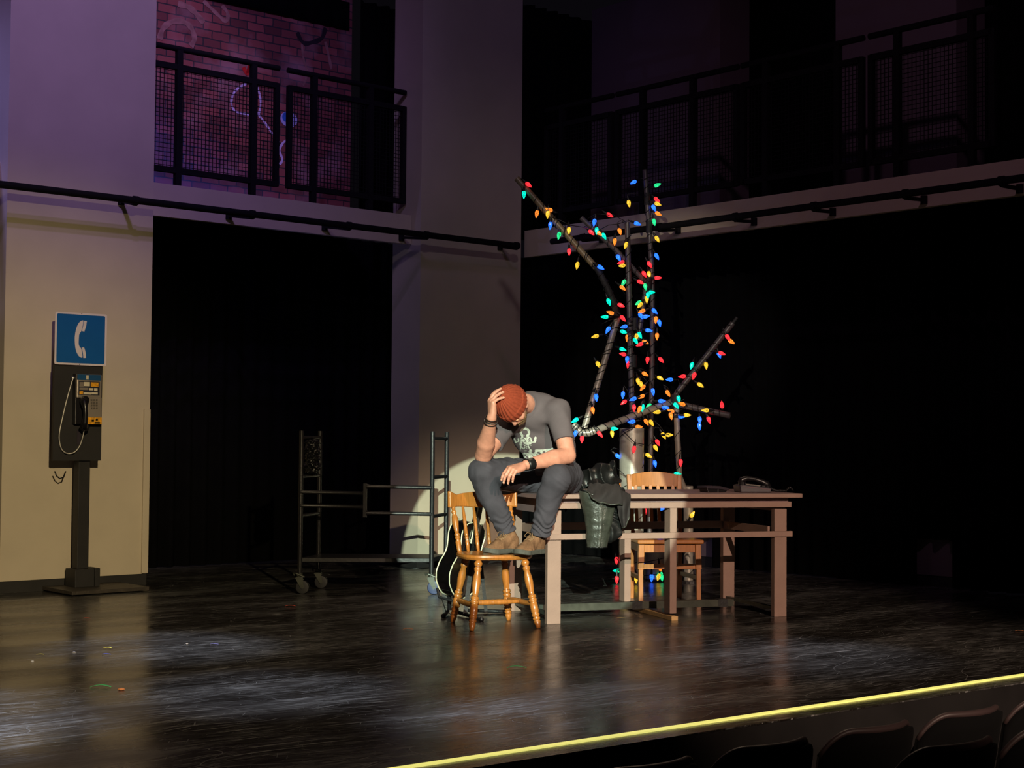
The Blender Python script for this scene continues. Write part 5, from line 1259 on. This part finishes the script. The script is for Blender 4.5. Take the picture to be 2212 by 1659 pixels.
boot(hR_, tR_, ankR + V((0, 0, -0.01)), 'right boot, toe towards the chair back'); boot(hL_, tL_, ankL + V((0, 0, -0.01)), 'left boot, nearer the table')

# ---- bands on the wrists -----------------------------------------------------
def band(c, ax, r, wid, m, nm, th=0.003):
    R_ = rot_to(ax); mb = MB(); mb.grid(lambda u, v: c + R_ @ V((r * 1.12 * math.cos(2 * math.pi * u), r * 0.98 * math.sin(2 * math.pi * u), (v - .5) * wid)), 32, 4, closed_u=True)
    return mb.build(nm, m, man, smooth=True, solid=th)
axR = (wrR - elbR).normalized()
for k, (o_, m_) in enumerate(((-0.002, 'band'), (-0.014, 'band'), (-0.022, 'silver'), (-0.033, 'band'))):
    band(wrR + axR * o_, axR + V((0.12 * math.sin(k * 2), 0.1 * math.cos(k * 3), 0)), 0.0335 + 0.0012 * k, 0.009 if m_ == 'band' else 0.003, M[m_], 'bracelet')
axL = (wrL - elbL).normalized()
cf_ = band(wrL - axL * 0.022, axL, 0.0350, 0.050, M['leather'], 'leather_cuff', 0.004)
mb = MB()
for k in range(3):
    q = wrL - axL * (0.008 + 0.014 * k) + V((-0.003, -0.012, 0.0345)); mb.ball(q, 0.0042, seg=8, rings=6)
mb.build('stud', M['silver'], cf_, smooth=True)

# ================================================================== LEATHER JACKET draped over the table edge
jk = empty('leather_jacket', P(1300, 1070, 9.75), 'crumpled black leather jacket draped over the front edge of the table beside the man', 'jacket')
def JT(px, py, Y): return A3(P(px, py, Y))
def jheap(p):
    d = chain(p, [JT(1245, 1050, 9.82), JT(1275, 1042, 9.84), JT(1300, 1034, 9.84), JT(1322, 1040, 9.86)], [0.045, 0.072, 0.085, 0.06], .04)
    d = smin(d, chain(p, [JT(1295, 1020, 9.86), JT(1322, 1008, 9.86), JT(1330, 1018, 9.86)], [.035, .024, .02], .03), .03)
    d = smin(d, chain(p, [JT(1262, 1030, 9.9), JT(1272, 1014, 9.9), JT(1281, 1034, 9.88)], [.022, .014, .03], .02), .02)
    d = smin(d, chain(p, [JT(1268, 1062, 9.70), JT(1300, 1066, 9.66), JT(1336, 1064, 9.72)], [.030, .036, .034], .04), .04)
    d = d - 0.009 * (1 - 2 * np.abs(np.sin(p[:, 0] * 30 + p[:, 2] * 36 + p[:, 1] * 16 + 2.0 * wob(p, 13, 1)))) + 0.006 * wob(p, 24, 3)
    return smax(d, (TZ + 0.002) - p[:, 2], .004)
q = P(1295, 1040, 9.78)
sdf_mesh('bunched_body', jheap, q - V((.22, .32, .20)), q + V((.22, .32, .20)), 0.0042, M['leather'], jk)
Ys = 9.47
def slv(u, v):
    th = 2 * math.pi * u; xl = 1250 + 18 * v + 5 * math.sin(v * 3); xr = 1331 - 20 * v; cx_, hw = (xl + xr) / 2, (xr - xl) / 2
    py = 1068 + 8 * math.cos(th) * (1 - v) + 114 * v; c_ = math.cos(th); s_ = math.sin(th)
    c_ = math.copysign(abs(c_) ** 0.8, c_); w_ = 0.5 * (1 + math.tanh((v - 0.45) * 8))
    r_ = 1 + 0.016 * math.sin(v * 31 + 4 * c_ + 2.5 * math.sin(2 * th + 5 * v)) * (0.3 + w_) + 0.028 * math.sin(4 * th + 3 * v) + 0.012 * math.sin(9 * th - 7 * v)
    q_ = P(cx_ + hw * c_ * r_, py, Ys + 0.0); sg_ = 0.006 if abs(c_ - 0.12) < 0.07 and s_ > 0 else 0.0
    return q_ + V((0, -s_ * (0.050 - 0.014 * v) * r_ - sg_, 0))
mb = MB(); mb.grid(slv, 64, 60, closed_u=True); sl_ = mb.build('sleeve', M['wornleather'], jk, smooth=True, solid=0.003); sl_['label'] = 'grey, shinier hanging sleeve'
mb = MB(); mb.tube([slv(i / 40, 1.0) for i in range(40)], 0.0035, 6, closed=True); mb.build('cuff_edge', M['leather'], sl_, smooth=True)
def body2(p):
    q = p.copy(); q[:, 1] = (p[:, 1] - (Ys + .06)) * 1.7 + Ys + .06
    d = chain(q, [JT(1312, 1085, Ys + .06), JT(1318, 1130, Ys + .05), JT(1322, 1150, Ys + .05)], [0.095, 0.075, 0.06], .03) / 1.35
    return d - 0.007 * (1 - 2 * np.abs(np.sin(p[:, 2] * 40 + p[:, 0] * 30 + 2 * wob(p, 15, 6)))) + 0.004 * wob(p, 26, 2)
q = P(1316, 1118, Ys + .05)
sdf_mesh('hanging_panel', body2, q - V((.18, .12, .22)), q + V((.18, .12, .22)), 0.0045, M['leather'], jk)
def sheet(nm, rows_, m, th=0.005, amp=0.008):
    """rows_: list of polylines (px,py,Y), lofted and subdivided"""
    R_ = [[P(*q_) for q_ in r_] for r_ in rows_]
    def cat(pts, t):
        n = len(pts) - 1; i = min(int(t * n), n - 1); u = t * n - i; p0, p1, p2, p3 = pts[max(0, i - 1)], pts[i], pts[i + 1], pts[min(n, i + 2)]
        return 0.5 * (2 * p1 + (p2 - p0) * u + (2 * p0 - 5 * p1 + 4 * p2 - p3) * u * u + (3 * p1 - p0 - 3 * p2 + p3) * u ** 3)
    def f(u, v):
        q_ = cat([cat(r_, u) for r_ in R_], v); return q_ + V((0.2 * amp * math.sin(19 * u + 5 * v), amp * math.sin(11 * u + 7 * v + 1) , 0.25 * amp * math.sin(23 * u)))
    mb = MB(); mb.grid(f, 48, 20); o_ = mb.build(nm, m, jk, smooth=True, solid=th)
    mb = MB(); mb.tube([f(i / 60, 1.0) for i in range(61)], 0.0042, 6); mb.build('piping', M['wornleather'], o_, smooth=True)
    return o_
sheet('flap', [[(1272, 1046, 9.58), (1290, 1044, 9.54), (1315, 1046, 9.53), (1336, 1046, 9.56)], [(1270, 1054, 9.48), (1288, 1062, 9.44), (1312, 1064, 9.43), (1340, 1058, 9.46)], [(1269, 1062, 9.42), (1284, 1080, 9.38), (1310, 1088, 9.37), (1346, 1090, 9.39)]], M['lining'], amp=0.013)
sheet('lining_flap', [[(1334, 1056, 9.62), (1345, 1060, 9.60), (1362, 1069, 9.60)], [(1332, 1080, 9.44), (1346, 1085, 9.42), (1362, 1076, 9.50)], [(1336, 1108, 9.43), (1348, 1116, 9.42), (1361, 1096, 9.46)], [(1344, 1140, 9.44), (1352, 1136, 9.43), (1360, 1112, 9.45)]], M['lining'], amp=0.005)
mb = MB(); 
lp = [(1270, 1046, 9.60), (1284, 1038, 9.58), (1296, 1037, 9.57), (1301, 1043, 9.56), (1296, 1052, 9.55), (1284, 1058, 9.55), (1278, 1052, 9.57), (1272, 1042, 9.6)]
sheet('collar_fold', [[(1268, 1046, 9.66), (1285, 1034, 9.64), (1302, 1040, 9.64)], [(1276, 1052, 9.57), (1290, 1046, 9.55), (1304, 1050, 9.56)], [(1281, 1062, 9.52), (1300, 1066, 9.50), (1322, 1056, 9.52), ]], M['leather'], amp=0.004)
mb.bm.free()

# ================================================================== PIPE TREE
TYd = 12.42
tree = empty('pipe_tree', on_floor(1365, 1253), 'tall bare tree sculpture made of grey pipes and ducts behind the table', 'sculpture')
segs_ = []
def tp(nm, pts, r, m, Y=None, hollow=False, sm='auto'):
    ps = [P(x, y, (Y if Y is not None else TYd) + (dz if dz else 0)) for (x, y, dz) in pts]
    mb = MB()
    if hollow: mb.pipe(ps[0], ps[1], r, 0.005)
    else: mb.tube(ps, r, 18)
    o_ = mb.build(nm, M[m], tree, smooth=sm)
    for a, c in zip(ps, ps[1:]): segs_.append((a, c, r))
    return o_
tp('trunk', [(1365, 925, 0), (1363, 1253, 0)], 0.099, 'foil')['label'] = 'wide silver duct standing on the floor'
tp('trunk', [(1416, 1150, 0.05), (1416, 1254, 0.05)], 0.092, 'foil')['label'] = 'short second duct behind the wooden chair'
tp('branch', [(1116, 385, 0), (1287, 578, 0)], 0.024, 'pipe_warm_lit', Y=12.0, hollow=True)['label'] = 'open-ended pipe with warm light put into its colour, top left'
tp('branch', [(1283, 573, 12.0 - TYd), (1292, 583, 12.0 - TYd), (1310, 618, 12.02 - TYd), (1325, 650, 12.05 - TYd), (1334, 688, 12.1 - TYd)], 0.025, 'tape')['label'] = 'black taped bend'
tp('branch', [(1335, 684, 12.1 - TYd), (1262, 925, 11.95 - TYd)], 0.0245, 'pipe')
tp('elbow_joint', [(1238, 916, 11.95 - TYd), (1246, 926, 11.95 - TYd), (1256, 936, 11.95 - TYd), (1272, 935, 11.95 - TYd), (1284, 930, 11.95 - TYd)], 0.030, 'pipe')
tp('branch', [(1278, 933, 11.95 - TYd), (1395, 888, 12.15 - TYd), (1452, 868, 12.25 - TYd)], 0.026, 'pipe')
tp('branch', [(1452, 870, 12.25 - TYd), (1577, 898, 12.1 - TYd)], 0.025, 'pipe_dark', hollow=True)['label'] = 'dark open-ended pipe pointing right'
tp('branch', [(1355, 480, 0), (1366, 926, 0)], 0.022, 'pipe_dark')
tp('branch', [(1393, 367, 0.1), (1402, 490, 0.1), (1409, 600, 0.1), (1409, 760, 0.1), (1407, 880, 0.1), (1404, 1100, 0.1), (1404, 1252, 0.1)], 0.020, 'pipe_dark')
tp('branch', [(1255, 470, 0), (1330, 540, 0.03), (1397, 612, 0.06)], 0.020, 'pipe_dark')
tp('branch', [(1397, 610, 0.06), (1378, 735, 0.02)], 0.020, 'pipe_dark')
tp('branch', [(1583, 698, 12.2 - TYd), (1463, 848, 12.25 - TYd), (1458, 858, 12.25 - TYd), (1459, 874, 12.25 - TYd)], 0.023, 'pipe_dark')
tp('branch', [(1592, 686, 12.2 - TYd), (1581, 701, 12.2 - TYd)], 0.013, 'tape')
tp('branch', [(1461, 872, 12.25 - TYd), (1463, 940, 12.25 - TYd), (1468, 1030, 12.25 - TYd), (1480, 1060, 12.27 - TYd)], 0.023, 'pipe')
tp('branch', [(1487, 1050, 12.3 - TYd), (1487, 1254, 12.35 - TYd)], 0.038, 'foil')
mb = MB(); 
for q_ in ((1363, 1254, TYd), (1416, 1254.5, TYd + .05), (1487, 1254.5, 12.35)):
    p_ = P(*q_); mb.cyl(V((p_.x, p_.y, 0)), V((p_.x, p_.y, 0.02)), 0.12, seg=24)
mb.build('floor_flange', M['blackmetal'], tree)
for (x, y, dY, r) in ((1402, 490, 0.1, .026), (1398, 430, .1, .025), (1371, 700, 0, .026), (1400, 612, .06, .03), (1368, 780, 0, .028), (1459, 866, 12.25 - TYd, .032)):
    mb = MB(); p_ = P(x, y, TYd + dY); mb.cyl(p_ - V((0, 0, .05)), p_ + V((0, 0, .05)), r, seg=14); mb.build('tape_wrap', M['tape'], tree, smooth='auto')

# ---- string lights -------------------------------------------------------------
BC = {'r': ((1.0, 0.03, 0.04), 1.25), 'g': ((0.02, 0.80, 0.26), 0.95), 't': ((0.0, 0.90, 0.60), 0.95), 'b': ((0.015, 0.12, 1.0), 2.1), 'y': ((1.0, 0.60, 0.04), 0.85), 'o': ((1.0, 0.24, 0.025), 1.1)}
NMc = {'r': 'red', 'g': 'green', 't': 'teal', 'b': 'blue', 'y': 'yellow', 'o': 'orange'}
bulb_me, cap_me = {}, None
def bulb_mesh(key):
    mb = MB(); rings = []; N_ = 10
    for t, r in ((0, .0065), (.08, .011), (.22, .0150), (.38, .0160), (.58, .0130), (.80, .0075), (.95, .0028)):
        rings.append([mb.bm.verts.new((r * (1 + 0.05 * (k % 2)) * math.cos(2 * math.pi * k / N_), r * (1 + 0.05 * (k % 2)) * math.sin(2 * math.pi * k / N_), -t * 0.066)) for k in range(N_)])
    for a, c in zip(rings, rings[1:]):
        for k in range(N_): mb.bm.faces.new((a[k], a[(k + 1) % N_], c[(k + 1) % N_], c[k]))
    mb.bm.faces.new(rings[0]); mb.bm.faces.new(rings[-1]); bmesh.ops.recalc_face_normals(mb.bm, faces=mb.bm.faces)
    me = bpy.data.meshes.new('bulb'); mb.bm.to_mesh(me); mb.bm.free()
    me.materials.append(glow('%s_lit_bulb' % NMc[key], BC[key][0], BC[key][1])); return me
for k_ in BC: bulb_me[k_] = bulb_mesh(k_)
mb = MB(); mb.cyl((0, 0, -0.004), (0, 0, 0.030), 0.0095, 0.0080, seg=10); mb.cyl((0, 0, 0.028), (0, 0, 0.04), 0.004, seg=6); bmesh.ops.recalc_face_normals(mb.bm, faces=mb.bm.faces)
cap_me = bpy.data.meshes.new('socket'); mb.bm.to_mesh(cap_me); mb.bm.free(); cap_me.materials.append(M['wire'])
A_ = [(205,275,'t',90),(315,440,'o',100),(408,445,'y',95),(422,408,'o',200),(242,192,'r',40),(430,540,'b',95),(588,582,'y',90),(503,625,'g',100),(590,765,'r',90),(660,880,'y',100),(857,898,'b',30),(935,452,'r',30),(1100,352,'y',80),(1140,172,'b',150),(1340,197,'g',-20),(1337,320,'r',40),(1343,357,'y',20),(1312,390,'b',60),(1348,440,'o',30),(1315,510,'g',80),(805,512,'b',100),(778,600,'r',45),(825,585,'t',90),(842,606,'o',40),(887,630,'t',60),(1170,525,'b',20),(1022,590,'o',75),(980,678,'o',95),(1075,708,'y',110),(1340,655,'y',60),(1337,803,'b',60),(1010,815,'b',60),(1035,857,'r',160),(1043,884,'y',170),(1275,873,'r',60),(1230,955,'r',60),(1272,957,'y',80),(1345,988,'r',0),(1195,1023,'r',30),(1055,1028,'g',120),(1045,1072,'o',40),(1240,1062,'g',80),(1288,1112,'t',0),(1262,1135,'t',90),(1253,1170,'y',90),(1182,1202,'g',150),(1195,1220,'y',130),(928,1192,'t',70),(1030,1222,'r',25),(945,1288,'o',200),(897,1322,'t',180),(1047,1332,'r',50),(1213,1272,'o',160),(1318,1272,'b',45),(1200,1312,'b',60),(1245,1318,'b',-10),(1330,1345,'o',95),(1360,1372,'b',75),(1060,1405,'b',165),(1052,1448,'t',20),(922,1430,'b',120),(815,1487,'y',165),(1087,1500,'o',90),(1267,1437,'b',10),(1192,1475,'t',60),(1165,1490,'y',100),(1157,1525,'t',60),(1238,1535,'o',30),(1195,1557,'r',160),(1340,1485,'o',90),(1045,1597,'t',20),(1050,1640,'r',190),(1943,1495,'r',60),(1972,1530,'o',35),(1890,1632,'r',20),(1870,1640,'b',70)]
B_l = [(777,585,'b',100),(790,638,'r',100),(998,590,'r',95),(1145,590,'r',50),(463,640,'y',60),(970,742,'o',30),(897,822,'y',80),(927,855,'y',80),(948,890,'o',130),(1135,787,'y',30),(1240,805,'b',180),(1480,650,'t',110),(1635,650,'y',85),(1380,770,'r',175),(1505,760,'r',110),(1570,862,'y',35),(443,995,'b',85),(405,1135,'o',80),(733,968,'b',95),(1058,933,'b',80),(1220,950,'o',60),(935,988,'o',150),(845,1015,'b',160),(743,1050,'r',145),(1150,1037,'b',0),(852,1110,'r',90),(912,1125,'o',110),(945,1108,'t',100),(1012,1092,'g',140),(1105,1157,'y',170),(1190,1110,'b',0),(1308,1083,'t',50),(1338,1012,'t',80),(1375,1070,'o',200),(1255,1145,'o',200),(1253,1197,'o',80),(1368,1205,'b',0),(1425,1190,'y',0),(1630,1138,'y',180),(1808,1080,'r',260),(1565,1240,'b',90),(1562,1310,'b',85),(1665,1240,'r',70),(215,1245,'t',150),(213,1393,'b',110),(287,1450,'r',95),(480,1395,'r',50),(637,1338,'t',0),(615,1390,'y',85),(830,1262,'b',170),(900,1318,'o',0),(985,1262,'o',60),(1040,1272,'y',60),(1172,1410,'y',60),(1230,1405,'y',0),(1108,1485,'r',60),(1087,1545,'y',60),(853,1560,'r',100),(677,1637,'b',40),(1008,1628,'y',30)]
C_l = [(798,168,'b',80),(1025,160,'r',90),(993,262,'t',0),(472,357,'o',150),(1128,622,'y',-60),(850,570,'b',0),(457,1025,'r',90),(462,1117,'t',180),(490,1117,'g',0),(460,1220,'r',90),(715,1070,'b',90),(842,1090,'o',80),(840,1150,'g',150),(830,1195,'y',110),(857,1195,'g',80),(768,1200,'b',90),(630,1225,'y',90),(885,1060,'b',60),(708,585,'r',80)]
allb = [(1080 + x / 3.95, 350 + y / 3.95, c, a) for x, y, c, a in A_] + [(1200 + x / 5.027, 660 + y / 5.027, c, a) for x, y, c, a in B_l] + [(1220 + x / 4.096, 960 + y / 4.096, c, a) for x, y, c, a in C_l]
strs = {}
SL = {'left': 'string of coloured bulbs wound down the left leaning branch of the pipe tree', 'centre': 'string of coloured bulbs crowded along the middle of the pipe tree above its duct',
      'top': 'string of coloured bulbs around the two upright pipe tops of the tree', 'right': 'string of coloured bulbs on the right hand branches of the pipe tree', 'base': 'string of coloured bulbs lying around the foot of the pipe tree near the floor'}
def zone(x, y):
    if y > 1040: return 'base'
    if x < 1262 and y < 560 or (x < 1345 and 560 <= y < 935 and x < 1335) or (x < 1300 and y >= 880) or (x < 1240): return 'left'
    if x > 1442 and y > 640: return 'right'
    if y < 640: return 'top'
    return 'centre'
for z_, lab in SL.items():
    strs[z_] = empty('string_lights', P({'left': 1250, 'centre': 1385, 'top': 1395, 'right': 1480, 'base': 1400}[z_], {'left': 700, 'centre': 800, 'top': 500, 'right': 880, 'base': 1200}[z_], 12.3), lab, 'string lights', 'coloured light strings on the pipe tree')
def nearest_seg(px, py):
    best = None
    for a, c, r in segs_:
        # compare in direction from the camera
        d = ray(px, py).normalized()
        for k in range(9):
            q_ = a.lerp(c, k / 8); v = (q_ - CAM).normalized(); s_ = (v - d).length
            if best is None or s_ < best[0]: best = (s_, q_, r, (c - a).normalized())
    return best
wires = {k: MB() for k in SL}
pts_by = {k: [] for k in SL}
for (x, y, c, a) in allb:
    z_ = zone(x, y); s_, q_, r, ax = nearest_seg(x, y)
    Yb = q_.y - r - 0.012 - 0.02 * random.random() if s_ < 0.0042 else q_.y - 0.02 + 0.03 * random.random()
    if y > 1180: Yb = min(Yb, on_floor(x, min(1262, max(y + 5, 1240))).y - 0.02) if y > 1225 else Yb
    p_ = P(x, y, Yb)
    an = math.radians(a); dirn = (_r * math.cos(an) - V((0, 0, 1)) * math.sin(an) + V((0, -1, 0)) * random.uniform(-0.1, 0.45)).normalized()
    base_ = p_ - dirn * 0.028
    if base_.z - 0.06 < 0 and dirn.z < 0: base_.z = max(base_.z, 0.068)
    Rb = (-dirn).to_track_quat('Z', 'Y')
    o_ = bpy.data.objects.new('bulb', bulb_me[c]); COL.objects.link(o_); o_.parent = strs[z_]; o_.location = base_ - WPOS[strs[z_].name]; o_.rotation_mode = 'QUATERNION'; o_.rotation_quaternion = Rb
    o_['label'] = '%s bulb' % NMc[c]
    s2 = bpy.data.objects.new('socket', cap_me); COL.objects.link(s2); s2.parent = o_
    # short lead back to the pipe
    e_ = base_ - dirn * 0.036; pp_ = q_ if s_ < 0.03 else e_
    tgt = q_ + (e_ - q_).normalized() * (r + 0.002) if (e_ - q_).length > r else e_
    midp = (e_ + tgt) / 2 - dirn * 0.02 + V((0, 0, 0.008))
    wires[z_].tube([e_ + dirn * 0.01, e_ - dirn * 0.012, midp, tgt], 0.0028, 5)
# wires spiralling round the pipes
def spiral(z_, pts, r, turns, ph=0.0, rw=0.003):
    L_ = [0]; 
    for a, c in zip(pts, pts[1:]): L_.append(L_[-1] + (c - a).length)
    out = []; n = int(turns * 16)
    for i in range(n + 1):
        s_ = L_[-1] * i / n; k = 0
        while k < len(pts) - 2 and s_ > L_[k + 1]: k += 1
        t = (s_ - L_[k]) / max(1e-6, L_[k + 1] - L_[k]); q_ = pts[k].lerp(pts[k + 1], t); R_ = rot_to(pts[k + 1] - pts[k]); an = 2 * math.pi * (i / 16) + ph + 0.7 * math.sin(i * 0.13)
        out.append(q_ + R_ @ V((math.cos(an) * (r + 0.004), math.sin(an) * (r + 0.004), 0)))
    wires[z_].tube(out, rw, 5)
def PP(*l): return [P(x, y, Y) for x, y, Y in l]
spiral('left', PP((1150, 424, 12.0), (1287, 578, 12.0)), .024, 9)
spiral('left', PP((1195, 470, 12.0), (1287, 578, 12.0)), .026, 4, 2)
spiral('left', PP((1292, 583, 12.0), (1325, 650, 12.05), (1334, 688, 12.1)), .027, 5)
spiral('left', PP((1335, 684, 12.1), (1262, 925, 11.95)), .0245, 9)
spiral('left', PP((1320, 730, 12.07), (1262, 925, 11.95)), .026, 5, 1.5)
spiral('left', PP((1240, 917, 11.95), (1256, 936, 11.95), (1284, 930, 11.95)), .030, 7)
spiral('centre', PP((1284, 930, 11.95), (1395, 888, 12.15), (1452, 868, 12.25)), .026, 11)
spiral('top', PP((1356, 500, TYd), (1361, 700, TYd)), .022, 6)
spiral('centre', PP((1361, 690, TYd), (1366, 926, TYd)), .022, 14)
spiral('centre', PP((1361, 700, TYd), (1366, 900, TYd)), .024, 9, 2)
spiral('top', PP((1394, 380, TYd + .1), (1402, 490, TYd + .1), (1409, 600, TYd + .1)), .020, 13)
spiral('centre', PP((1409, 600, TYd + .1), (1409, 760, TYd + .1), (1407, 880, TYd + .1), (1404, 1020, TYd + .1)), .020, 13)
spiral('top', PP((1270, 482, TYd), (1330, 540, TYd + .03), (1397, 612, TYd + .06)), .020, 8)
spiral('centre', PP((1397, 610, TYd + .06), (1378, 735, TYd + .02)), .020, 10)
spiral('right', PP((1578, 704, 12.2), (1463, 848, 12.25), (1459, 874, 12.25)), .023, 9)
spiral('right', PP((1458, 871, 12.25), (1565, 895, 12.1)), .025, 7)
spiral('right', PP((1461, 880, 12.25), (1468, 1030, 12.25)), .023, 4)
spiral('base', PP((1416, 1165, TYd + .05), (1416, 1250, TYd + .05)), .093, 3)
spiral('base', PP((1364, 1010, TYd), (1363, 1250, TYd)), .099, 3)
spiral('centre', PP((1365, 926, TYd), (1364, 1010, TYd)), .100, 0.8)
spiral('base', PP((1487, 1090, 12.32), (1487, 1250, 12.35)), .038, 3)
for z_, l_ in (('left', [(1190, 468, 11.97), (1215, 478, 11.95), (1232, 487, 11.95), (1250, 489, 12.1), (1270, 493, 12.3)]), ('top', [(1298, 495, 12.35), (1315, 486, 12.35), (1335, 484, 12.35), (1354, 477, 12.38)]),
               ('top', [(1270, 472, 12.38), (1285, 462, 12.3), (1305, 463, 12.3), (1317, 465, 12.3)]), ('centre', [(1409, 905, 12.2), (1425, 920, 12.2), (1438, 938, 12.2), (1446, 939, 12.2)]),
               ('centre', [(1346, 931, 12.3), (1360, 945, 12.28), (1372, 957, 12.28), (1392, 960, 12.3)]), ('base', [(1334, 1012, 12.3), (1345, 1022, 12.3), (1352, 1030, 12.3)]), ('base', [(1332, 1205, 12.3), (1340, 1218, 12.28), (1350, 1226, 12.28)]),
               ('base', [(1333, 1262, 12.15), (1345, 1256, 12.25), (1360, 1258, 12.28)]), ('base', [(1395, 1222, 12.3), (1408, 1216, 12.26), (1420, 1224, 12.26), (1430, 1230, 12.26)]),
               ('right', [(1453, 870, 12.25), (1470, 867, 12.22), (1478, 862, 12.2)]), ('centre', [(1395, 610, 12.4), (1402, 602, 12.4), (1410, 606, 12.4)]), ('left', [(1334, 688, 12.05), (1322, 690, 12.0), (1312, 694, 12.0), (1300, 700, 12.0)])):
    wires[z_].tube(PP(*l_), 0.0032, 5)
for z_ in SL: wires[z_].build('wire', M['wire'], strs[z_], smooth=True)
